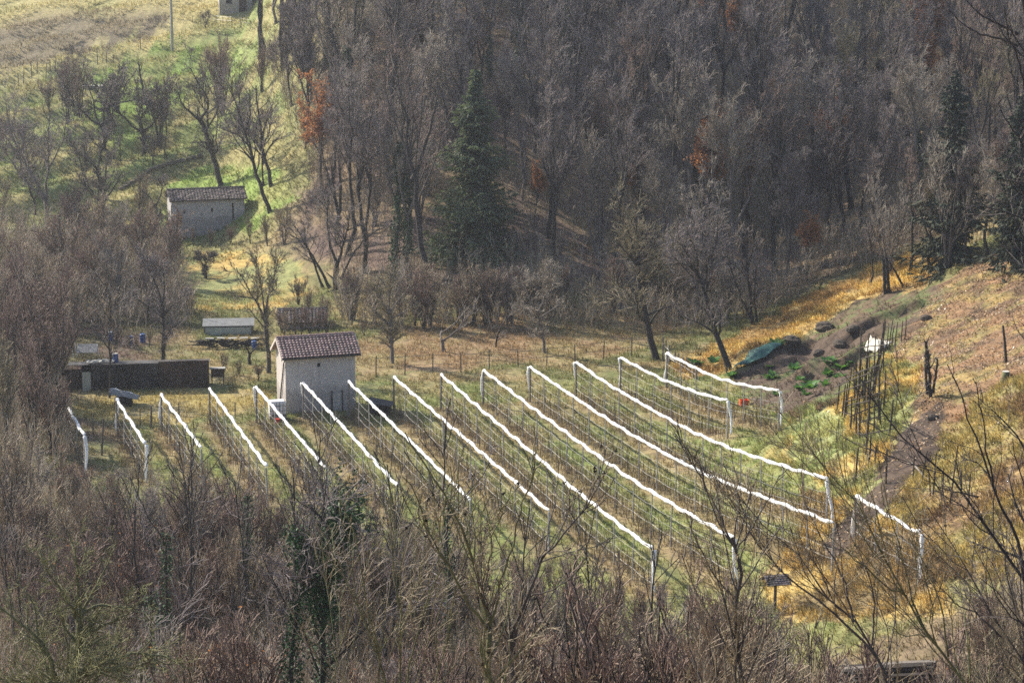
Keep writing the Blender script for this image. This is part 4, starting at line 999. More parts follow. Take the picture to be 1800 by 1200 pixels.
def f_forest(seed, Ht, bark, twig, dens=1., forks=1, wob=.18, leaf=None, ivy=None, r0=None):
    def fn(root):
        r = np.random.default_rng(seed); L = []; rd = []
        base = trunk_line(r, Ht, (r.normal(0, .06), r.normal(0, .06)), wob); L.append(base); rd.append((r0 or .0135 * Ht + .03, .03))
        for k in range(forks):
            j = r.integers(1, 4); a = r.uniform(0, 6.283); h2 = Ht * r.uniform(.35, .55); t = np.linspace(0, 1, 5)
            L.append([base[j] + np.array([math.cos(a) * h2 * .35 * q ** .8, math.sin(a) * h2 * .35 * q ** .8, h2 * q]) for q in t]); rd.append((.009 * Ht + .015, .024))
        make_tree(seed, root, L, rd, forest_levels(dens), bark, twig, leaf=leaf, ivy=ivy)
    return fn
def f_shrub(seed, n, Ht, spread, bark, twig, dens=1., leaf=None, tw=TW):
    def fn(root):
        r = np.random.default_rng(seed); L, rd = stems(r, n, Ht, spread); make_tree(seed, root, L, rd, shrub_levels(dens, tw), bark, twig, S0=8, leaf=leaf, sides=5)
    return fn
def f_orchard(seed, Ht, bark, twig, n=5, spread=2.2, tw=TW):
    def fn(root):
        r = np.random.default_rng(seed); h0 = Ht * .3; base = [(0, 0, -.2), (r.normal(0, .06), r.normal(0, .06), h0 * .5), (r.normal(0, .12), 0, h0)]
        L = [base]; rd = [(.028 * Ht, .021 * Ht)]
        for k in range(n):
            a = 6.283 * k / n + r.normal(0, .3); s = spread * r.uniform(.6, 1.1); hh = (Ht - h0) * r.uniform(.6, 1.05)
            L.append([np.array(base[2]) + np.array([math.cos(a) * s * q ** .75, math.sin(a) * s * q ** .75, hh * q ** 1.15 - .1 * (q > 0)]) + r.normal(0, .09, 3) * (q > 0) for q in np.linspace(0, 1, 6)]); rd.append((.015 * Ht, .018))
        lv = [dict(n=9, t0=.25, ang=48, sd=14, ratio=.42, up=.18, S=5, rr=.5, rmin=.018, wig=.2), dict(n=6, t0=.15, ang=45, sd=15, ratio=.5, up=.15, S=4, rr=.5, rmin=tw, wig=.2), dict(n=4.5, t0=.1, ang=45, sd=15, ratio=.55, up=.12, S=3, rr=.6, rmin=tw * .85, wig=.2, lmin=.25)]
        make_tree(seed, root, L, rd, lv, bark, twig, S0=9, sides=7)
    return fn
def f_spruce(seed, Ht, W, dead=.0, dens=1.0, nm='needle'):
    def fn(root):
        r = np.random.default_rng(seed)
        P = np.array([[(0, 0, -.3), (0, 0, Ht * .35), (.05, .02, Ht * .7), (.05, 0, Ht)]], float); P = np.stack([resample(p, 12) for p in P]); R = np.linspace(.02 * Ht, .02, 13)[None]
        V, Fq = tubes_np(P, R, 8); mesh_np('trunk', V, Fq, M['bark_dark'], root, True)
        nb = int(330 * dens); z = Ht * (.04 + .95 * r.random(nb) ** 1.15); a = r.uniform(0, 6.283, nb)
        prof = (1 - z / Ht) ** .8 * (.75 + .5 * r.random(nb)) * (.82 + .3 * np.sin(z * 2.1 + seed))
        L = W * prof + .12; S = 6; s = np.linspace(0, 1, S + 1)
        dz = -.32 * L[:, None] * np.sin(s * 1.9)[None] + .12 * L[:, None] * s ** 3
        P = np.stack([np.cos(a)[:, None] * L[:, None] * s, np.sin(a)[:, None] * L[:, None] * s, z[:, None] + dz], -1) + r.normal(0, .03, (nb, S + 1, 3))
        R = (.012 + .008 * L)[:, None] * (1.1 - s)
        bt = tubes_np(P, R, 3)
        # side sprays hanging from every branch, as narrow two-sided needle cards
        ns = 26; f = r.uniform(.12, 1, (nb, ns)); i = np.clip((f * S).astype(int), 0, S - 1); q = (f * S - i)[..., None]
        ii = np.arange(nb)[:, None]; c = P[ii, i] * (1 - q) + P[ii, i + 1] * q; tn = unit(P[ii, i + 1] - P[ii, i])
        side = unit(np.cross(tn, np.array([0, 0, 1.]))) * np.sign(r.normal(size=(nb, ns, 1)))
        d = unit(tn * .7 + side * r.uniform(.3, 1., (nb, ns, 1)) + np.array([0, 0, -1]) * r.uniform(.15, 1.0, (nb, ns, 1)))
        ln = (.16 + .2 * L[:, None] * (1 - .5 * f)) * r.uniform(.6, 1.3, (nb, ns)); c = c.reshape(-1, 3); d = d.reshape(-1, 3); ln = ln.reshape(-1)
        up = unit(np.cross(d, r.normal(size=d.shape))); w = (.035 + .02 * r.random(len(d)))[:, None]
        V1 = np.stack([c - up * w * .6, c + up * w * .6, c + d * (ln * .6)[:, None] + up * w, c + d * ln[:, None], c + d * (ln * .6)[:, None] - up * w], 1).reshape(-1, 3)
        k = np.arange(len(d))[:, None] * 5
        V, Fq = bt; mesh_np('branches', V, Fq, M['bark_dark'], root)
        V2 = np.stack([c - up * w * .6, c + up * w * .6, c + d * (ln * .6)[:, None] + up * w, c + d * (ln * .6)[:, None] - up * w, c + d * ln[:, None] + up * .012, c + d * ln[:, None] - up * .012], 1).reshape(-1, 3)
        k = np.arange(len(d))[:, None] * 6; Fn = np.concatenate([k + np.array([[0, 1, 2, 3]]), k + np.array([[3, 2, 4, 5]])])
        mesh_np('crown', V2, Fn, M[nm], root)
    return fn
def f_thin(seed, Ht):
    def fn(root):
        r = np.random.default_rng(seed); L = [trunk_line(r, Ht, (r.normal(0, .04), 0), .1)]
        make_tree(seed, root, L, [(.05, .014)], [dict(n=11, t0=.3, ang=34, sd=9, ratio=.3, up=.25, S=5, rr=.45, rmin=.012, wig=.12), dict(n=3.5, t0=.2, ang=36, ratio=.45, up=.15, S=4, rr=.5, rmin=.009), dict(n=2, t0=.2, ang=36, ratio=.5, S=3, rmin=.007)], M['bark_dark'], M['twig_dark'])
    return fn
B_, G_, D_ = M['bark'], M['bark_grey'], M['bark_dark']
pool('forest', [f_forest(1, 12, D_, M['twig'], forks=1), f_forest(2, 14.5, D_, M['twig'], forks=2, dens=.45), f_forest(3, 10.5, D_, M['twig_red'], forks=1),
                f_forest(4, 15, D_, M['twig_red'], forks=1, dens=.4), f_forest(5, 11.5, G_, M['twig_pale'], forks=2), f_forest(6, 13.5, D_, M['twig_olive'], forks=1, dens=.5),
                f_forest(7, 9, B_, M['twig'], forks=3), f_forest(8, 14, D_, M['twig'], forks=2, dens=.5)])
pool('ivy', [f_forest(21, 12, B_, M['twig'], ivy=(2600, .1, .42, .75)), f_forest(22, 11, G_, M['twig_pale'], ivy=(2000, .1, .34, .6), forks=2)])
pool('rust', [f_forest(31, 9, B_, M['twig_red'], leaf=(M['rust_leaf'], 6500, .12, .1)), f_forest(32, 7.5, D_, M['twig_red'], forks=2, leaf=(M['rust_leaf'], 5000, .11, .1))])
pool('pale', [f_shrub(41, 9, 7.5, 2.2, G_, M['twig_pale']), f_shrub(42, 7, 6.5, 1.8, G_, M['twig_pale'])])
pool('shrub', [f_shrub(51, 9, 6, 1.9, B_, M['twig_warm']), f_shrub(52, 11, 5.2, 2.1, D_, M['twig_red']), f_shrub(53, 8, 6.5, 1.6, B_, M['twig_olive']), f_shrub(54, 10, 5.5, 2.4, D_, M['twig_warm'], 1.2),
               f_shrub(55, 7, 6.8, 1.4, D_, M['twig_red'], 1.1), f_shrub(56, 9, 5, 2.0, B_, M['twig_red'], leaf=(M['rust_leaf'], 160, .04, .05))])
pool('orchard', [f_orchard(61, 5.2, D_, M['twig_dark']), f_orchard(62, 6, D_, M['twig'], 4, 2.0), f_orchard(63, 4.2, D_, M['twig_dark'], 4, 1.6), f_orchard(64, 7.5, B_, M['twig'], 5, 2.8)])
pool('thin', [f_thin(71, 7), f_thin(72, 6.5)])
pool('spruce', [f_spruce(81, 13, 3.9, dens=2.3), f_spruce(82, 11, 2.7, dens=.9, nm='needle_dark')])

# ------------------------------------------------------------------ named trees, one by one
def local(pts, Y, base): return [at(a, b, Y + dy) - base for a, b, dy in pts]
def hero(seed, label, base_px, limbs, levels, bark, twig, y0=92, Y=None, leaf=None, ivy=None, name='bare_tree', cat='tree', sides=7, S0=12, jit=.35, extra=None, trunk_levels=1, allground=False, thin=1.0):
    """limbs: list of (pixel points, r0, r1); limb 0 is the trunk and starts on the ground at base_px"""
    rr = np.random.default_rng(seed)
    if Y is None: base = ground_px(*base_px, y0=y0); Y = base[1]
    else:
        b = at(base_px[0], base_px[1], Y); base = np.array([b[0], Y, float(H(b[0], Y))])
    root = thing(name, label, cat, base); LL, RR = [], []
    for k, (pts, a, b) in enumerate(limbs):
        q = []; drift = rr.normal(0, jit)
        for j, (x, y) in enumerate(pts): q.append(at(x, y, Y + (drift * j / max(1, len(pts) - 1) * (2.2 if k else 1))) - base)
        if k == 0 or allground:
            f0 = q[0]; q = [np.array([f0[0] * .35, f0[1] * .3, -.3])] + ([np.array([f0[0] * .75, f0[1] * .7, f0[2] * .55])] if allground else []) + q
        LL.append(q); RR.append((a * thin, b * thin))
    make_tree(seed, root, LL, RR, levels, bark, twig, S0=S0, leaf=leaf, ivy=ivy, sides=sides, trunk_levels=trunk_levels)
    if extra: extra(root, LL, rr)
    return root
def lvN(n=9, tw=.0042, ang=30, up=.22, d2=5.): return [dict(n=n, t0=.3, ang=ang, sd=10, ratio=.3, up=up, S=6, rr=.5, rmin=tw * 1.5, wig=.12), dict(n=d2, t0=.15, ang=36, sd=13, ratio=.45, up=.15, S=5, rr=.55, rmin=tw, wig=.16), dict(n=2.6, t0=.2, ang=38, sd=13, ratio=.5, up=.1, S=3, rr=.6, rmin=tw * .8, wig=.2, lmin=.08)]
def lvA(n=10, tw=TW, dens=1., r1=.4, ang=45): return [dict(n=n, t0=.25, ang=ang, sd=14, ratio=r1, up=.18, S=5, rr=.5, rmin=tw * 1.4, wig=.18), dict(n=6 * dens, t0=.15, ang=45, sd=15, ratio=.5, up=.12, S=4, rr=.5, rmin=tw, wig=.2), dict(n=4.5, t0=.1, ang=44, sd=15, ratio=.55, up=.1, S=3, rr=.6, rmin=tw * .85, wig=.2, lmin=.22)]
# the hill at the upper left
hero(201, 'large leaning oak-like bare tree growing behind the grey barn roof', (388, 326), [([(388, 326), (378, 285), (370, 262), (362, 230), (352, 212)], .26, .17), ([(352, 212), (335, 198), (318, 182), (312, 160)], .13, .04), ([(352, 212), (368, 190), (365, 168), (345, 145), (335, 120)], .13, .03), ([(362, 230), (380, 200), (388, 170)], .09, .03)], lvA(10), D_, M['twig_dark'], y0=190)
hero(202, 'slim bare tree leaning left on the bright grass right of the grey barn', (476, 372), [([(476, 372), (462, 345), (452, 310), (442, 275), (430, 235), (420, 190), (405, 160)], .19, .05), ([(445, 285), (432, 270), (412, 260)], .08, .02), ([(430, 235), (440, 200), (438, 165)], .09, .025)], lvA(10), D_, M['twig'], y0=190)
hero(203, 'straight dark bare tree at the edge of the wood above the grey barn', (478, 326), [([(478, 326), (468, 290), (458, 245), (455, 200), (450, 150)], .17, .05), ([(458, 245), (470, 210), (480, 180)], .08, .03)], lvA(9), D_, M['twig'], y0=190)
hero(204, 'low wide-spreading orchard tree with dark crooked limbs on the bright green terrace', (196, 213), [([(196, 213), (192, 200), (188, 192)], .24, .2), ([(188, 192), (176, 176), (170, 158), (162, 140)], .12, .03), ([(188, 192), (200, 180), (225, 180), (248, 172)], .12, .03), ([(188, 192), (165, 190), (140, 200)], .1, .03), ([(196, 188), (196, 165), (192, 145)], .1, .03)], lvA(12), D_, M['twig_dark'], y0=190)
hero(205, 'upright dark trunk just right of the wide-spreading orchard tree', (208, 197), [([(208, 197), (208, 170), (206, 140), (210, 118)], .15, .04)], lvA(20), D_, M['twig_dark'], y0=190)
hero(206, 'bare lopped pole-like tree with a forked top on the upper terrace', (256, 186), [([(256, 186), (251, 160), (247, 135), (243, 110)], .14, .07), ([(251, 160), (240, 150), (235, 140)], .05, .02)], lvA(5, dens=.3), D_, M['twig_dark'], y0=190)
hero(207, 'bare two-branched tree leaning left over the golden bank left of the terrace wall', (184, 352), [([(184, 352), (178, 320), (172, 298)], .17, .13), ([(172, 298), (155, 282), (135, 266), (120, 245)], .1, .03), ([(172, 298), (176, 270), (182, 245), (190, 225)], .1, .03)], lvA(12), D_, M['twig'], y0=180)
hero(208, 'tall pale multi-stemmed tree at the left edge of the hill', (84, 400), [([(84, 400), (82, 370), (80, 350)], .22, .18), ([(80, 350), (60, 315), (40, 275), (20, 240), (10, 180)], .14, .03), ([(80, 350), (85, 300), (84, 250), (88, 200)], .13, .03), ([(80, 350), (55, 330), (20, 285), (0, 250)], .1, .03), ([(84, 300), (110, 250), (120, 200)], .08, .03)], lvA(12), G_, M['twig'], y0=150)
hero(209, 'crooked bare tree standing against the left gable of the grey barn', (277, 418), [([(277, 418), (276, 385), (274, 362)], .15, .11), ([(274, 362), (262, 345), (250, 335)], .07, .025), ([(274, 362), (284, 340), (286, 325), (278, 315)], .08, .025), ([(275, 380), (262, 378), (252, 385)], .05, .02)], lvA(9, dens=.8), D_, M['twig_dark'], y0=170)
for i, (px, pb, pt, l) in enumerate([(130, 118, 78, -4), (180, 112, 68, -6), (243, 86, 60, 3), (278, 50, 22, -2), (290, 52, 20, 2), (322, 52, 22, 4), (361, 50, 18, 2), (399, 52, 18, 2), (228, 122, 82, -12), (335, 108, 75, 0), (83, 8, -20, 0), (311, 280, 218, -8), (269, 290, 235, -8), (278, 218, 175, -6)]):
    g = ground_px(px, pb, y0=190); hgt = float(at(px, pt, g[1])[2] - g[2])
    place('thin' if i % 3 else 'orchard', i, g, 'small dark pruned orchard tree dotted along the upper terraces of the hill', 'pruned orchard trees on the hill', hgt / true_h('thin' if i % 3 else 'orchard', i), name='orchard_tree')
HT = random.Random(41)
for i in range(38):
    px, py = HT.uniform(-20, 470), HT.uniform(150, 400)
    if 285 < px < 440 and 290 < py: continue
    if 150 < px < 250 and py < 230: continue
    g = ground_px(px, py, y0=180); h = HT.uniform(2.8, 7.0)
    place_h(['forest', 'orchard', 'shrub'][i % 3], HT.randrange(6), g, h, 'thin grey bare tree scattered over the terraced hill above the scrub', 'scattered trees on the terraced hill')
# gardens behind the barn
hero(211, 'big bare tree with several spreading stems behind the tiled barn', (590, 508), [([(590, 508), (588, 485), (592, 465)], .2, .14), ([(580, 506), (562, 470), (545, 440), (530, 420), (505, 410)], .13, .03), ([(592, 480), (600, 440), (612, 405), (615, 370)], .14, .03), ([(568, 505), (550, 460), (538, 425), (515, 395)], .1, .03), ([(592, 465), (580, 430), (575, 390), (578, 340)], .12, .03), ([(600, 490), (615, 455), (640, 420), (668, 400)], .1, .03)], lvA(11), D_, M['twig'], y0=150)
hero(212, 'bare tree with upswept crown just left of the tiled barn', (473, 655), [([(473, 655), (471, 620), (468, 590), (466, 560)], .16, .12), ([(466, 560), (450, 530), (432, 500), (415, 470)], .08, .025), ([(466, 560), (470, 525), (480, 490), (490, 455)], .08, .025), ([(468, 580), (452, 560), (435, 540)], .06, .02), ([(466, 560), (462, 520), (455, 480), (450, 455)], .07, .02)], lvA(12), B_, M['twig_olive'], y0=140)
hero(213, 'bare tree with long slanting limbs rising above the right part of the black shed', (284, 645), [([(284, 645), (288, 610), (288, 570), (285, 535)], .15, .1), ([(285, 535), (275, 500), (258, 470), (245, 450)], .07, .02), ([(288, 560), (260, 538), (232, 518)], .06, .02), ([(285, 535), (290, 500), (284, 460)], .07, .02), ([(288, 550), (312, 530), (330, 510)], .05, .02)], lvA(13), D_, M['twig'], y0=140)
hero(214, 'small vase-shaped bare tree on the yellow-green meadow below the grey barn', (362, 490), [([(362, 490), (361, 478), (360, 468)], .12, .1), ([(360, 468), (350, 456), (345, 445)], .05, .02), ([(360, 468), (368, 455), (375, 448)], .05, .02), ([(360, 470), (360, 452)], .05, .02)], lvA(12), D_, M['twig_dark'], y0=150)
hero(215, 'small lopped forked tree between the black shed and the tiled barn', (439, 641), [([(439, 641), (438, 630), (439, 622)], .11, .1), ([(439, 622), (434, 612), (431, 609)], .07, .05), ([(439, 622), (448, 613), (455, 606)], .06, .035)], [dict(n=2, t0=.6, ratio=.4, rmin=.015)], D_, M['twig_dark'], y0=140)
hero(216, 'tall thin sapling standing in front of the black shed', (192, 700), [([(192, 700), (192, 640), (193, 580), (193, 520), (195, 470)], .07, .02), ([(193, 590), (210, 570), (222, 553)], .035, .015)], lvA(12, dens=.5), D_, M['twig_dark'])
# field edge behind the fence
hero(221, 'round-crowned bare fruit tree standing in the brown field right of the tiled barn', (690, 638), [([(690, 638), (688, 600), (686, 570), (685, 550)], .13, .1), ([(685, 550), (670, 530), (655, 505)], .06, .02), ([(685, 550), (700, 528), (720, 505)], .06, .02), ([(685, 550), (684, 515), (686, 480)], .07, .02), ([(686, 570), (668, 555), (648, 545)], .05, .02), ([(687, 560), (712, 548), (735, 530)], .05, .02)], lvA(12), G_, M['twig_olive'], y0=140)
hero(222, 'low pollarded fruit tree with long shoots all sweeping to the right', (780, 618), [([(780, 618), (778, 605), (777, 598)], .13, .11), ([(777, 598), (774, 588), (776, 582)], .06, .04), ([(777, 600), (795, 588), (812, 572), (832, 545)], .07, .02), ([(776, 585), (795, 572), (815, 556), (830, 545)], .05, .015), ([(782, 596), (800, 584), (820, 560)], .05, .015)], [dict(n=7, t0=.3, ang=16, sd=7, ratio=.45, up=.05, S=4, rr=.5, rmin=.016), dict(n=2, t0=.3, ang=18, ratio=.5, rmin=.012, S=3)], G_, M['twig_pale'], y0=140)
hero(223, 'thin crooked leaning stem in the brown field left of the pruned fruit trees', (872, 610), [([(872, 610), (872, 595), (878, 580), (884, 566), (892, 560)], .08, .03)], lvA(5, dens=.3), D_, M['twig_dark'], y0=140)
hero(224, 'pale bare fruit tree with broad crown in the middle of the brown field', (958, 620), [([(958, 620), (955, 595), (948, 565), (944, 550)], .1, .08), ([(944, 550), (932, 530), (925, 505), (918, 480)], .06, .02), ([(944, 550), (958, 525), (968, 495), (965, 470)], .06, .02), ([(946, 558), (925, 548), (905, 545)], .05, .02), ([(946, 560), (970, 545), (990, 530)], .05, .02)], lvA(13), G_, M['twig_pale'], y0=140)
hero(225, 'tall tree with dark kinked trunk at the corner of the fence by the innermost rows', (1153, 632), [([(1153, 632), (1143, 590), (1138, 560), (1128, 530), (1122, 500), (1121, 470), (1125, 430), (1118, 395)], .26, .07), ([(1138, 555), (1155, 545), (1185, 535), (1200, 530)], .08, .02), ([(1121, 470), (1105, 450), (1085, 425)], .07, .02), ([(1122, 460), (1145, 440), (1165, 400)], .07, .02), ([(1121, 470), (1112, 430), (1095, 385), (1080, 340)], .08, .02)], lvA(12), D_, M['twig_olive'], y0=140)
hero(226, 'dark leaning trunk rising to the left from the end of the green tarpaulin', (1284, 650), [([(1284, 650), (1272, 620), (1258, 580), (1242, 540), (1235, 505), (1215, 455), (1200, 430)], .22, .06), ([(1235, 505), (1245, 470), (1235, 420), (1240, 360)], .1, .03), ([(1220, 470), (1195, 462), (1175, 470)], .06, .02), ([(1240, 470), (1260, 430), (1262, 380)], .07, .02)], lvA(12), D_, M['twig'], y0=140)
hero(227, 'whitish many-stemmed bush-like tree whose pale shoots stand out against dark wood', (1240, 570), [([(1240, 570), (1238, 530), (1235, 490), (1232, 460)], .12, .09), ([(1232, 460), (1215, 420), (1205, 370), (1200, 340)], .06, .02), ([(1232, 460), (1230, 410), (1228, 350), (1235, 320)], .06, .02), ([(1232, 460), (1250, 420), (1262, 370), (1270, 340)], .06, .02), ([(1235, 490), (1210, 460), (1190, 400)], .05, .02)], lvA(11, r1=.36, ang=28), G_, M['twig_pale'], y0=150)
hero(228, 'clump of dark stems right of the leaning trunk at the foot of the wood', (1325, 570), [([(1325, 570), (1305, 530), (1290, 490), (1278, 450)], .12, .04), ([(1322, 566), (1318, 520), (1312, 470), (1315, 420)], .12, .04), ([(1330, 566), (1325, 520), (1330, 470)], .1, .03)], lvA(11), D_, M['twig'], y0=150)
hero(229, 'pair of cut dark trunks standing on the golden strip', (1556, 518), [([(1556, 518), (1554, 480), (1553, 455)], .13, .11), ([(1562, 515), (1560, 480), (1558, 452)], .12, .1), ([(1590, 508), (1575, 480), (1562, 458)], .09, .05)], [dict(n=3, t0=.7, ang=60, ratio=.35, rmin=.02), dict(n=3, ratio=.5)], D_, M['twig'], y0=140)
hero(230, 'pollarded trunk wrapped in pale brush on the leafy right slope', (1636, 696), [([(1636, 696), (1634, 660), (1632, 630), (1628, 600)], .1, .08), ([(1630, 692), (1627, 650), (1628, 615)], .08, .06), ([(1640, 690), (1645, 655), (1648, 632)], .08, .05)], [dict(n=9, t0=.3, ang=40, ratio=.2, rmin=.02), dict(n=4, ratio=.6, rmin=.013)], D_, M['twig_pale'])
# conifers
g = ground_px(835, 458, y0=150); place('spruce', 0, (g[0], g[1] + 1.5, float(H(g[0], g[1] + 1.5))), 'tall dark spruce standing alone in front of the bare wood', None, float(at(835, 128, g[1] + 1.5)[2] - H(g[0], g[1] + 1.5)) / true_h('spruce', 0), name='spruce_tree')
for (px, pb, pt, lb) in [(1786, 470, 170, 'dark conifer at the right edge above the leafy slope'), (1668, 462, 130, 'olive dark conifer standing behind thin sunlit trees at the right'), (1850, 470, 250, 'dark conifer half outside the right edge')]:
    g = ground_px(px, pb, y0=140); place('spruce', 1, g, lb, None, float(at(px, pt, g[1])[2] - g[2]) / true_h('spruce', 1), name='spruce_tree')

# ------------------------------------------------------------------ the wood on the back hill
PT = random.Random(5); cnt = 0
spots = []
yy = 179.0
while yy < 246:
    xx = -26.0
    while xx < 56:
        spots.append((xx + PT.uniform(-1.4, 1.4), yy + PT.uniform(-1.3, 1.3))); xx += 3.3
    yy += 3.3
for (x, y) in spots:
    z = float(H(x, y)); px, py = proj(x, y, z)
    if not (400 < px < 1900 and -60 < py < 585): continue
    lo = np.interp(px, [400, 470, 540, 600, 1290, 1480, 1640, 1800, 1900], [60, 130, 300, 520, 565, 482, 470, 425, 400])
    if py > lo: continue
    if px < 470 and PT.random() < .5: continue
    if 745 < px < 905 and py > 395: continue
    if PT.random() < (.12 if px < 720 else .24): continue
    q = PT.random(); edge = px > 1500
    orange = (1180 < px < 1500 and PT.random() < .16) or (1560 < px < 1660 and py < 260 and PT.random() < .5) or (520 < px < 620 and PT.random() < .05)
    s = PT.uniform(.75, 1.2) * (.8 if edge else 1)
    if orange: place('rust', PT.randrange(2), (x, y, z), 'rust-leaved tree still holding dry orange leaves in the bare wood', 'rust-leaved trees in the wood', PT.uniform(.55, .95))
    elif q < .12: place('ivy', PT.randrange(2), (x, y, z), 'ivy-wrapped bare tree in the wood on the back slope', 'ivy-wrapped trees in the wood', s)
    elif q < .17: place('pale', PT.randrange(2), (x, y, z), 'pale many-stemmed tree in the wood on the back slope', 'pale many-stemmed trees in the wood', s)
    else: place('forest', PT.randrange(8), (x, y, z), 'bare grey-brown tree crowded in the wood on the steep back slope', 'bare trees of the wood on the back slope', s, lean=(PT.gauss(0, .05), PT.gauss(0, .05)))
    cnt += 1
for i, (px, py, h) in enumerate([(1455, 300, 120), (1475, 330, 110), (1440, 250, 100), (1640, 130, 130), (1615, 170, 110), (1480, 210, 90), (1260, 60, 110), (1290, 90, 90), (535, 225, 55), (1105, 110, 90), (1120, 330, 70), (1420, 470, 80), (940, 330, 70)]):
    g = ground_px(px, py, y0=150); hg = h * 1.5 / (FPX / (g[1] * CP)); q = g[1] - 3.5
    place_h('rust', i, (g[0] * q / g[1], q, float(H(g[0] * q / g[1], q))), hg, 'rust-leaved tree still holding dry orange leaves in the bare wood', 'rust-leaved trees in the wood')
for i, (px, py, h) in enumerate([(1560, 485, 190), (1600, 478, 230), (1635, 476, 210), (1665, 470, 250), (1700, 462, 230), (1735, 452, 260), (1765, 446, 210), (1795, 440, 280), (1530, 500, 150), (1680, 455, 200)]):
    g = ground_px(px, py, y0=130); place_h('forest' if i % 3 else 'pale', [1, 3, 5, 7, 0, 2, 4, 6, 1, 3][i], g, h / (FPX / (g[1] * CP)), 'slim sunlit bare tree along the upper edge of the leafy right slope', 'slim trees along the edge of the right slope')
# bushes along the foot of the wood
SH = 0
def shrub_at(px, py, hpx, kind, var, label, group, y0=92, name='bare_shrub'):
    g = ground_px(px, py, y0=y0); hgt = hpx / (FPX / (g[1] * CP)); 
    return place_h(kind, var, g, hgt, label, group, name=name, cat='shrub')
for i in range(44):
    px = PT.uniform(500, 1290); lo = np.interp(px, [500, 640, 760, 900, 1050, 1150, 1290], [560, 575, 578, 572, 548, 560, 585])
    shrub_at(px, lo - abs(PT.gauss(0, 16)), PT.uniform(55, 120), 'pale' if PT.random() < .22 else 'shrub', PT.randrange(6), 'bare twiggy bush in the thicket along the foot of the wood', 'bushes along the foot of the wood', 150); SH += 1
# scrub and thin trees on the left behind and beside the black shed
for i in range(46):
    px = PT.uniform(-40, 330); py = PT.uniform(400, 625)
    if px > 210 and py < 445: continue
    if px > 330 - (py - 400) * .2: continue
    if 110 < px < 300 and py > 560: py -= 60
    shrub_at(px, py, PT.uniform(75, 150), 'pale' if PT.random() < .15 else 'shrub', PT.randrange(6), 'bare bush in the scrub between the black shed and the terraced hill', 'scrub behind the black shed', 140); SH += 1
for (px, py, h) in [(20, 650, 230), (55, 690, 260), (85, 720, 210), (20, 740, 260), (110, 650, 130), (60, 790, 230), (10, 820, 260), (130, 590, 110), (-10, 700, 240), (95, 800, 170), (310, 420 + 30, 50), (340, 432, 35), (372, 432, 32), (405, 430, 40), (440, 428, 55), (470, 432, 60), (500, 430, 75), (395, 655, 38), (420, 660, 30), (455, 668, 34), (640, 590, 40), (330, 560, 50), (540, 560, 60), (570, 570, 55), (620, 570, 60), (470, 560, 40), (500, 592, 48), (530, 590, 40), (560, 590, 46), (515, 575, 40), (495, 586, 52), (545, 588, 55), (575, 588, 50), (520, 590, 50), (225, 612, 34), (262, 610, 40), (205, 606, 36), (240, 618, 30)]:
    shrub_at(px, py, h, 'shrub', int(px * 7 + py) % 6, 'bare bush standing around the sheds and the grey barn', 'bushes around the sheds and barns', 130); SH += 1
# ------------------------------------------------------------------ scrub thicket in front of the vineyard
bx_ = [-60, 0, 60, 120, 190, 260, 330, 450, 560, 640, 800, 1000, 1150, 1300, 1450, 1600, 1700, 1860]
by_ = [540, 610, 740, 800, 795, 790, 800, 825, 858, 876, 915, 965, 1015, 1045, 1075, 1062, 1020, 905]
tries = 0; FG = 0
while FG < 172 and tries < 6000:
    tries += 1
    y = PT.uniform(57, 127) if FG % 3 else PT.uniform(96, 124); x = PT.uniform(-.22, .215) * y; z = float(H(x, y)); px, py = proj(x, y, z)
    top = np.interp(px, bx_, by_) + PT.uniform(0, 210) * (1 if PT.random() < .8 else .1)
    Ht = float(at(px, top, y)[2]) - z
    if (px < 330 and y < 78) or (475 < px < 640 and y < 80) or (1420 < px < 1670 and y < 101): continue
    if Ht < 1.6: continue
    Ht = min(Ht, PT.uniform(4.5, 7.5))
    if float(proj(x, y, z + Ht)[1]) > 1210: continue
    v = PT.randrange(6); v8 = PT.randrange(8)
    q = PT.random()
    if q < .08: place('pale', v, (x, y, z), 'pale-stemmed bush in the thicket below the vineyard', 'pale-stemmed bushes in the near thicket', Ht / true_h('pale', v), name='bare_shrub', cat='shrub')
    elif q < .86: place('shrub', v, (x, y, z), 'bare brown bush in the dense thicket below the vineyard', 'bare bushes of the near thicket', Ht / true_h('shrub', v), name='bare_shrub', cat='shrub')
    else: place('forest', v8, (x, y, z), 'slender bare tree rising from the thicket below the vineyard', 'slender trees in the near thicket', Ht / true_h('forest', v8))
    FG += 1
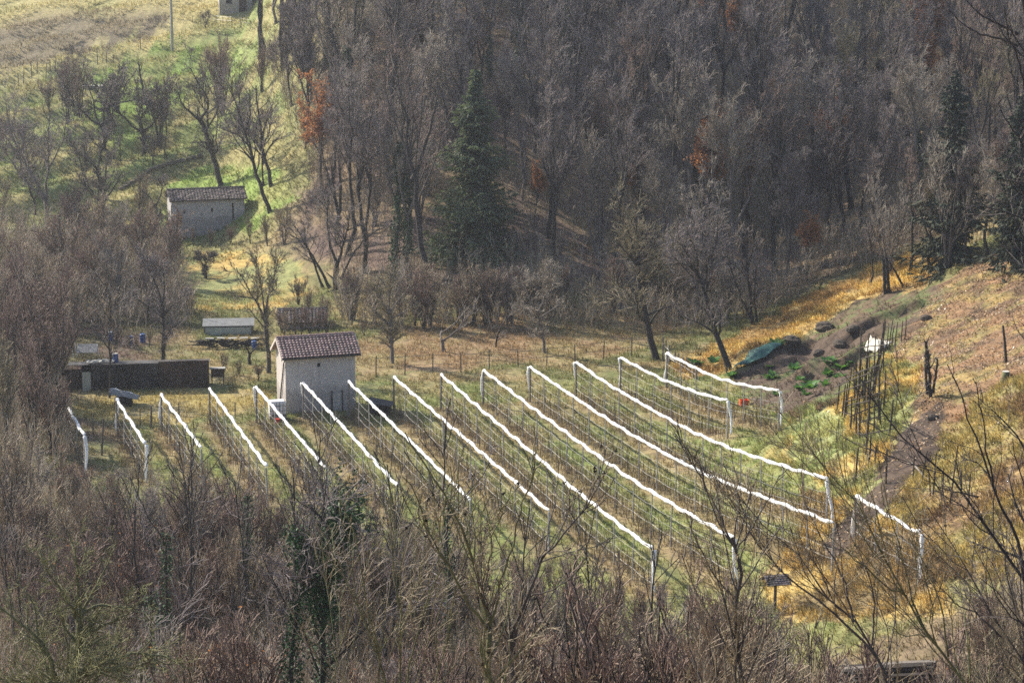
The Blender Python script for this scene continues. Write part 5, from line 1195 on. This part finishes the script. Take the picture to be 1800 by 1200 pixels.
# ------------------------------------------------------------------ brushwood nobody could count
def brushwood(name, label, x, y, hmin, hmax, seed, cols, tw, spread=.25, n1=5, n2=2.5, cap=None):
    r = np.random.default_rng(seed); z = H(x, y); n = len(x); h = r.uniform(hmin, hmax, n)
    if cap is not None: h = np.minimum(h, cap)
    ok = h > .5; x, y, z, h = x[ok], y[ok], z[ok], h[ok]; n = len(x)
    a = r.uniform(0, 6.283, n); s = r.uniform(0, spread, n) * h; t = np.linspace(0, 1, 6)
    P = np.stack([x[:, None] + np.cos(a)[:, None] * s[:, None] * t ** 1.3, y[:, None] + np.sin(a)[:, None] * s[:, None] * t ** 1.3, z[:, None] - .1 + h[:, None] * t], -1)
    P[:, 1:] += r.normal(0, .035, (n, 5, 3)) * h[:, None, None] * .5
    R = (.006 * h + tw)[:, None] * (1 - .7 * t)[None]
    tb = [tubes_np(P, R, 3)]; c = cols[r.integers(0, len(cols), n)] * r.uniform(.7, 1.3, (n, 1)); cc = [np.repeat(c, 18, 0)]
    cur = (P, R)
    for k, (nn, an, ra) in enumerate(((n1, 27, .42), (n2, 32, .55))):
        P, R = grow(r, *cur, n=nn, t0=.15, ang=an, sd=10, ratio=ra, up=.25, S=3, rr=.6, rmin=tw * (1 - .2 * k), lmin=.2); tb.append(tubes_np(P, R, 3))
        c = cols[r.integers(0, len(cols), len(P))] * r.uniform(.7, 1.3, (len(P), 1)); cc.append(np.repeat(c, 12, 0)); cur = (P, R)
    V, Fq = join(tb); o = mesh_np(name, V, Fq, M['brush'], colors=np.concatenate(cc)); return tag(o, label, 'brushwood', kind='stuff')
CB = np.array([[.38, .31, .235], [.36, .27, .19], [.24, .19, .145], [.5, .43, .33], [.33, .285, .175]])
r = np.random.default_rng(3); n = 26000
x = r.uniform(-27, 27, n); y = r.uniform(58, 128, n); ok = np.abs(x) < .215 * y; x, y = x[ok], y[ok]; z = H(x, y); px, py = proj(x, y, z)
topb = np.interp(px, bx_, by_) + r.uniform(30, 230, len(x)); zt = CAMZ + (-SP + CP * 0) * 0
dirv = (600 - topb) / FPX; zt = CAMZ + (-SP + dirv * CP) / (CP + dirv * SP) * y
clump = fbm(x * .3, y * .3, 5, 2) > .42
capn = zt - z; ok = clump & (capn > .6) & ~((px < 330) & (y < 76)) & ~((px > 475) & (px < 640) & (y < 78)) & ~((px > 1420) & (px < 1670) & (y < 101)); x, y, capn = x[ok][:6000], y[ok][:6000], capn[ok][:6000]
brushwood('thicket_brushwood', 'tangle of countless bare shoots filling the thicket below the vineyard', x, y, 1.8, 4.6, 8, CB, .0085, cap=capn)
n = 16000; x = r.uniform(-27, 50, n); y = r.uniform(168, 236, n); z = H(x, y); px, py = proj(x, y, z)
lo = np.interp(px, [400, 470, 540, 600, 1290, 1480, 1640, 1800, 1900], [40, 130, 300, 582, 592, 484, 445, 405, 390])
ok = (px > 430) & (px < 1850) & (py > -40) & (py < lo) & ((r.random(n) < .55) | (py > lo - 60)); x, y = x[ok][:9500], y[ok][:9500]
brushwood('wood_undergrowth', 'low twiggy undergrowth covering the floor of the wood', x, y, .8, 2.6, 9, CB * .9, .011, spread=.5, n1=5, n2=2.2)
n = 9000; x = r.uniform(-48, -12, n); y = r.uniform(128, 206, n); z = H(x, y); px, py = proj(x, y, z)
poly = [(-60, 400), (200, 420), (300, 440), (335, 540), (350, 600), (230, 600), (120, 600), (100, 720), (140, 820), (-60, 850)]
ok = pip(px, py, poly) & ~pip(px, py, [(120, 590), (300, 575), (420, 590), (400, 700), (120, 700)]); x, y = x[ok], y[ok]
brushwood('scrub_undergrowth', 'grey brown brushwood between the scrub bushes at the far left', x[:3500], y[:3500], 1.0, 3.2, 10, CB, .01, n1=5, n2=2.2)

# ------------------------------------------------------------------ near trees below the viewpoint
TN, BN = M['twig_near'], M['bark_moss']
def cones(root, LL, rr):
    base = MB(); m = bpy.data.meshes.new('cone'); bm = bmesh.new()
    for k in range(4): bmesh.ops.create_icosphere(bm, subdivisions=1, radius=.011, matrix=Matrix.Translation((.016 * (k % 2), .016 * (k // 2), .012 * (k % 3))) @ Matrix.Scale(1.5, 4, (0, 0, 1)))
    bm.to_mesh(m); bm.free(); m.materials.append(M['conedark'])
    cr = [c for c in root.children if c.name.startswith('crown')][0].data; nv = len(cr.vertices); n = 0
    while n < 46:
        v = cr.vertices[int(rr.integers(nv // 3, nv))].co; o = bpy.data.objects.new('cone', m); COL.objects.link(o); o.parent = root; o.location = v; o.rotation_euler = tuple(rr.uniform(0, 3, 3)); n += 1
hero(301, 'near alder with forked stems and small dark cones in the lower middle', (866, 1240), [
    ([(866, 1240), (866, 1200), (863, 1150), (861, 1105)], .06, .045), ([(862, 1100), (847, 1033), (833, 987), (823, 957), (800, 900), (760, 840), (733, 800), (712, 760)], .036, .009),
    ([(856, 1105), (807, 1027), (780, 980), (748, 920), (727, 867), (707, 837)], .026, .008), ([(863, 1095), (883, 1033), (897, 960), (920, 873), (953, 807)], .022, .007),
    ([(861, 1105), (850, 1060), (852, 1000), (845, 930), (850, 870)], .018, .006), ([(847, 1033), (862, 980), (870, 930), (882, 880)], .015, .005), ([(833, 987), (835, 940), (828, 890), (832, 840)], .014, .005)], lvN(8), BN, TN, Y=30, thin=.78, extra=cones, name='alder_tree')
hero(302, 'near alder with dark leaning stem right of the cone-bearing alder', (905, 1240), [
    ([(905, 1240), (903, 1200), (897, 1160), (895, 1127)], .055, .045), ([(895, 1127), (907, 1097), (930, 1047), (933, 1017), (960, 967), (1000, 933), (1047, 867), (1060, 840)], .034, .008),
    ([(895, 1127), (867, 1090), (855, 1060), (840, 1010)], .022, .006), ([(945, 990), (985, 975), (1040, 962), (1075, 950)], .014, .005), ([(930, 1047), (965, 1040), (1000, 1020), (1030, 980)], .014, .005), ([(960, 967), (965, 920), (980, 870), (975, 840)], .015, .005), ([(1000, 933), (990, 890), (1005, 850)], .012, .004)], lvN(8), M['bark'], TN, Y=31, thin=.78, extra=cones, name='alder_tree')
hero(303, 'near cluster of straight olive saplings left of the alders', (700, 1260), [
    ([(700, 1260), (700, 1200), (695, 1083), (692, 967), (688, 910), (686, 860)], .032, .008), ([(680, 1240), (667, 1117), (633, 1067), (600, 1007), (560, 960)], .03, .007), ([(673, 1240), (660, 1117), (640, 1000), (620, 927), (600, 880)], .026, .007),
    ([(707, 1240), (725, 1100), (743, 1047), (780, 983), (800, 950), (815, 900)], .026, .007), ([(757, 1240), (775, 1140), (797, 1083), (813, 1017), (827, 950)], .022, .006), ([(585, 1250), (590, 1120), (612, 1010), (622, 930)], .022, .006)], lvN(8, d2=4), M['bark_moss'], TN, Y=34, allground=True)
hero(304, 'near straight slim trunk standing across the ends of the long net rows', (1300, 1240), [
    ([(1300, 1240), (1297, 1117), (1295, 1033), (1295, 967), (1288, 945)], .045, .03), ([(1291, 960), (1263, 903), (1235, 845), (1218, 815), (1190, 760)], .022, .006), ([(1295, 967), (1320, 930), (1350, 880), (1370, 835)], .018, .006), ([(1296, 1000), (1310, 960), (1312, 900), (1325, 850)], .016, .005), ([(1296, 1060), (1255, 1010), (1225, 960), (1205, 900)], .018, .005), ([(1297, 1100), (1340, 1040), (1360, 990)], .015, .005)], lvN(8), M['bark'], TN, Y=33, thin=.78)
hero(305, 'near thicket of long stems slanting up to the left across the golden bank', (1600, 1260), [
    ([(1590, 1250), (1567, 1193), (1533, 1133), (1500, 1093), (1460, 1047), (1433, 1013), (1367, 933), (1320, 890), (1290, 860)], .05, .008), ([(1560, 1190), (1500, 1100), (1440, 1057), (1387, 1017), (1340, 973), (1300, 910), (1275, 850)], .03, .006), ([(1500, 1093), (1490, 1030), (1455, 960), (1420, 900), (1395, 840)], .022, .006), ([(1533, 1133), (1540, 1060), (1520, 990), (1490, 930)], .02, .006), ([(1460, 1047), (1430, 980), (1400, 950)], .016, .005)], lvN(8, up=.15), M['bark'], TN, Y=36, thin=.78)
hero(306, 'near dark stems slanting left beside the earth track, right of the golden bank', (1720, 1260), [
    ([(1730, 1250), (1707, 1197), (1667, 1153), (1633, 1120), (1610, 1077), (1593, 1047), (1567, 1000), (1520, 927), (1483, 877), (1455, 830)], .055, .008), ([(1633, 1120), (1600, 1050), (1580, 960), (1560, 890), (1550, 840)], .024, .006), ([(1667, 1153), (1660, 1080), (1630, 1000), (1600, 940)], .022, .006), ([(1593, 1047), (1560, 1030), (1520, 1000), (1480, 960), (1440, 930)], .02, .005), ([(1707, 1197), (1700, 1110), (1690, 1040), (1660, 980)], .02, .005)], lvN(8, up=.15), M['bark_moss'], TN, Y=36, thin=.78)
hero(307, 'near slanting stems in the lower right corner', (1840, 1260), [
    ([(1850, 1250), (1800, 1167), (1760, 1120), (1733, 1067), (1693, 1007), (1650, 940), (1630, 890)], .045, .008), ([(1820, 1190), (1790, 1100), (1770, 1020), (1765, 950), (1740, 860)], .026, .006), ([(1800, 1167), (1800, 1080), (1790, 1000), (1775, 930)], .024, .006), ([(1760, 1120), (1720, 1080), (1680, 1060), (1640, 1020)], .02, .006)], lvN(8, up=.15), M['bark'], TN, Y=35, thin=.78)
hero(308, 'near dark bough arching in from the right edge over the stick lattice', (1860, 1200), [
    ([(1880, 1180), (1840, 1080), (1800, 1017), (1780, 967), (1747, 907), (1720, 873), (1667, 827), (1627, 797), (1575, 750), (1540, 715), (1525, 690)], .05, .007), ([(1800, 1017), (1785, 930), (1760, 890), (1745, 850), (1715, 760), (1690, 690), (1665, 640)], .024, .005), ([(1745, 850), (1735, 780), (1725, 720), (1715, 670)], .014, .004), ([(1720, 873), (1660, 860), (1620, 840)], .012, .004), ([(1840, 1080), (1840, 980), (1815, 900), (1790, 830), (1780, 770)], .022, .005)], [dict(n=7, t0=.35, ang=32, sd=10, ratio=.2, up=.15, S=5, rr=.5, rmin=.005), dict(n=4, t0=.2, ang=36, ratio=.45, S=4, rr=.55, rmin=.004), dict(n=2, t0=.2, ratio=.5, S=3, rmin=.0035)], D_, M['twig_dark'], Y=30)
hero(309, 'near tree at the upper right edge, its dark limbs reaching into the picture', (1830, 700), [
    ([(1835, 700), (1830, 420), (1812, 250), (1798, 120), (1788, 60), (1792, -40)], .16, .07), ([(1790, 80), (1760, 68), (1725, 62), (1695, 45), (1670, 20)], .045, .012), ([(1789, 60), (1750, 40), (1720, 25), (1690, -10)], .04, .012), ([(1800, 150), (1790, 100), (1770, 60), (1765, 10)], .035, .01), ([(1822, 330), (1795, 245), (1768, 208), (1755, 180)], .04, .01), ([(1828, 400), (1800, 350), (1770, 315), (1760, 290)], .035, .01)], [dict(n=7, t0=.3, ang=40, sd=12, ratio=.11, up=.15, S=5, rr=.4, rmin=.011), dict(n=4, t0=.2, ang=38, ratio=.5, S=4, rmin=.008), dict(n=2.5, t0=.2, ratio=.5, S=3, rmin=.006)], D_, M['twig_dark'], Y=70)
hero(310, 'near mossy apple-like tree with crooked spreading limbs in the lower left corner', (125, 1240), [
    ([(118, 1240), (127, 1200), (137, 1167), (138, 1117), (143, 1077)], .11, .08), ([(143, 1077), (133, 1000), (133, 960), (117, 930)], .05, .014), ([(143, 1077), (173, 1060), (227, 1070), (253, 1057), (280, 1035)], .045, .012), ([(140, 1120), (180, 1100), (227, 1077), (250, 1050)], .045, .012), ([(112, 1230), (100, 1193), (80, 1133), (67, 1117), (33, 1097), (-10, 1060)], .085, .02), ([(128, 1185), (187, 1163), (233, 1145), (300, 1153), (330, 1175)], .06, .014), ([(140, 1090), (110, 1040), (80, 1000), (65, 960)], .04, .012), ([(143, 1077), (170, 1030), (190, 990), (205, 950)], .04, .012), ([(67, 1117), (60, 1060), (30, 1020)], .03, .01)],
    [dict(n=12, t0=.25, ang=48, sd=14, ratio=.4, up=.14, S=6, rr=.5, rmin=.009, wig=.26), dict(n=6.5, t0=.15, ang=45, sd=14, ratio=.5, up=.1, S=5, rr=.55, rmin=.007, wig=.26), dict(n=5, t0=.1, ang=45, ratio=.5, up=.08, S=3, rr=.6, rmin=.0055, wig=.25, lmin=.15)], M['bark_moss'], M['twig_moss'], Y=58, name='apple_tree')
hero(311, 'ivy-clad trunk glinting dark green in the thicket left of the saplings', (565, 1240), [([(562, 1240), (565, 1200), (570, 1100), (575, 1000), (588, 930), (592, 890)], .12, .05), ([(570, 1090), (550, 1030), (532, 980), (522, 930)], .06, .025), ([(574, 1020), (590, 960), (612, 900)], .05, .02)], lvA(7, tw=.009), D_, M['twig'], Y=62, ivy=(6500, .062, .4, 1.0))
hero(312, 'shorter ivy column just left of the tall ivy-clad trunk', (516, 1240), [([(514, 1240), (515, 1200), (518, 1130), (520, 1055)], .1, .05)], lvA(5, tw=.009, dens=.6), D_, M['twig'], Y=61, ivy=(2600, .06, .32, 1.0))
for sd, lb, px, pb, pt, Y, n_, rad in [(313, 'small dark ivy column above the mossy apple-like tree', 290, 1060, 940, 84, 900, .26), (314, 'dark ivy-clad stem among thin trees left of the dark evergreen bush', 432, 960, 872, 98, 800, .25), (315, 'ivy-clad stem in the thicket between the net row ends', 786, 990, 878, 92, 700, .2), (316, 'ivy-green stem low in the thicket below the small ivy column', 262, 1130, 1040, 78, 700, .3)]:
    hero(sd, lb, (px, pb + 40), [([(px, pb), (px + 2, (pb + pt) / 2), (px + 3, pt)], .1, .04)], lvA(6, dens=.6), D_, M['twig'], Y=Y, ivy=(int(n_ * 1.6), .065, rad * 1.15, 1.0))
# dark evergreen bush at the upper edge of the thicket
b = at(590, 905, 106); zb = float(H(b[0], 106)); t = thing('evergreen_bush', 'dark evergreen bush at the upper edge of the thicket below the tiled barn', 'bush', (b[0], 106, zb)); r = np.random.default_rng(44)
htop = float(at(590, 828, 106)[2]) - zb; L, rd = stems(r, 9, htop, 1.3); P = np.stack([resample(l, 8) for l in L]); R = np.linspace(.05, .015, 9)[None] * np.ones((9, 1)); V, Fq = tubes_np(P, R, 5); mesh_np('stems', V, Fq, D_, t)
P2, R2 = grow(r, P, R, n=16, t0=.2, ang=45, ratio=.3, S=4, rmin=.012); P3, R3 = grow(r, P2, R2, n=4, t0=.2, ang=45, ratio=.5, S=3, rmin=.01)
V, Fq = leaves_at(r, P3[:, 1:].reshape(-1, 3), .1, .09, 4); mesh_np('leaves', V, Fq, M['ivy'], t)
# thin dark trees whose tops cross the lower row ends
for i, (px, pb, pt, ln, Y) in enumerate([(335, 1010, 800, -10, 95), (355, 1000, 790, 14, 94), (420, 1010, 800, -6, 96), (480, 1000, 810, -16, 97), (505, 1020, 800, 10, 95), (555, 1010, 790, 16, 96), (20, 960, 830, 0, 95), (35, 950, 810, -8, 96), (240, 990, 770, -20, 96), (655, 1000, 850, -12, 92), (760, 1060, 860, 18, 88), (880, 1060, 880, -10, 88), (1015, 1080, 880, 12, 86), (1110, 1100, 930, -8, 84), (700, 960, 760, -40, 98), (815, 1000, 720, -2, 98), (560, 960, 720, -10, 100), (300, 960, 740, -14, 101)]):
    b = at(px, pb, Y); z = float(H(b[0], Y)); hgt = float(at(px + ln, pt, Y)[2]) - z
    place('thin', i, (b[0], Y, z), 'thin dark young tree whose bare tip crosses the lower ends of the net rows', 'thin dark trees below the row ends', hgt / true_h('thin', i), lean=(0, math.atan2(ln / 45., hgt)), name='young_tree')
NR = random.Random(61)
for i in range(15):
    px = NR.uniform(1010, 1830); Y = NR.uniform(43, 57); top = NR.uniform(1020, 1120)
    if 1425 < px < 1665: top = NR.uniform(1185, 1195)
    b = at(px, 1200, Y); z = float(H(b[0], Y)); hgt = float(at(px, top, Y)[2]) - z; v = NR.randrange(5)
    place_h('shrub', v, (b[0], Y, z), hgt, 'near bare bush in the tangle along the bottom edge at the right', 'near bushes along the bottom edge', name='bare_shrub', cat='shrub')
# weeds on the dug garden
for i, (px, py) in enumerate([(1420, 665), (1450, 660), (1432, 678), (1395, 690), (1460, 672), (1320, 660), (1280, 640), (1345, 668), (1410, 650), (1468, 652), (1240, 640), (1385, 612), (1300, 668), (1362, 655), (1402, 672), (1445, 640), (1475, 655), (1490, 640), (1425, 700), (1360, 690), (1455, 690)]):
    g = ground_px(px, py); rr = np.random.default_rng(i); n = 44; a = rr.uniform(0, 6.283, n); L = rr.uniform(.15, .5, n); d = np.stack([np.cos(a), np.sin(a), rr.uniform(.3, 1.0, n)], -1); w = np.stack([-np.sin(a), np.cos(a), 0 * a], -1) * (L * .28)[:, None]
    p0 = np.zeros((n, 3)); m1 = d * (L * .6)[:, None]; tp = d * L[:, None] - np.array([0, 0, .12]) * L[:, None]
    V = np.concatenate([np.zeros((1, 3))] + [np.stack([m1 + w, tp, m1 - w], 1).reshape(-1, 3)]); k = np.arange(n)[:, None] * 3; Fq = np.concatenate([0 * k, 1 + k, 2 + k, 3 + k], 1)
    o = mesh_np('leafy_weed', V, Fq, M['greenleaf']); o.location = g + np.array([rr.normal(0, .5), rr.normal(0, .5), .02]); o.scale = (rr.uniform(.5, 1.5),) * 3; tag(o, 'bright leafy weed on the dug earth beside the green tarpaulin', 'weed', 'leafy weeds on the dug earth')
# fallen trunk and covered log pile at the bottom right
b0 = ground_px(1462, 1205, y0=85); b1 = ground_px(1634, 1196, y0=85)
lp = thing('log_pile', 'long pile of dark split logs with pale faces at the bottom right', 'log pile', b0); rr = random.Random(8); d = b1 - b0; ln = float(np.hypot(d[0], d[1]))
lp.rotation_euler = (0, 0, math.atan2(d[1], d[0])); m = MB(); q = MB()
for lv in range(5):
    for k in range(4):
        for seg in range(2):
            y = -.33 + .22 * k + rr.uniform(-.04, .04); z = .09 + lv * .15 + rr.uniform(-.02, .02); x0 = seg * ln / 2 + rr.uniform(-.15, .12); x1 = x0 + ln / 2 + rr.uniform(-.1, .2); r_ = rr.uniform(.065, .1); s_ = d[2] / ln
            (q if (lv == 4 and rr.random() < .5) else m).tube([(x0, y, z + s_ * x0), ((x0 + x1) / 2, y + rr.uniform(-.04, .04), z + s_ * (x0 + x1) / 2 + rr.uniform(-.02, .03)), (x1, y + rr.uniform(-.05, .05), z + s_ * x1)], [r_, r_ * 1.1, r_ * .9], 5)
m.build('logs', M['bark_dark'], lp); q.build('pale_logs', M['greywood'], lp)

# ------------------------------------------------------------------ the air between here and the far slope
hz_ = MB(); hz_.box((0, 550, 53), (2700, 3200, 150)); hz = hz_.build('haze', bpy.data.materials.new('haze'), None); tag(hz, kind='stuff')
hm = hz.data.materials[0]; hm.use_nodes = True; nt = hm.node_tree; nt.nodes.remove(nt.nodes['Principled BSDF'])
pv = nt.nodes.new('ShaderNodeVolumePrincipled'); pv.inputs['Color'].default_value = (.8, .84, .92, 1); pv.inputs['Density'].default_value = .0003; pv.inputs['Anisotropy'].default_value = .65
nt.links.new(pv.outputs[0], nt.nodes['Material Output'].inputs['Volume'])
hz['label'] = 'thin bluish winter haze filling the valley'
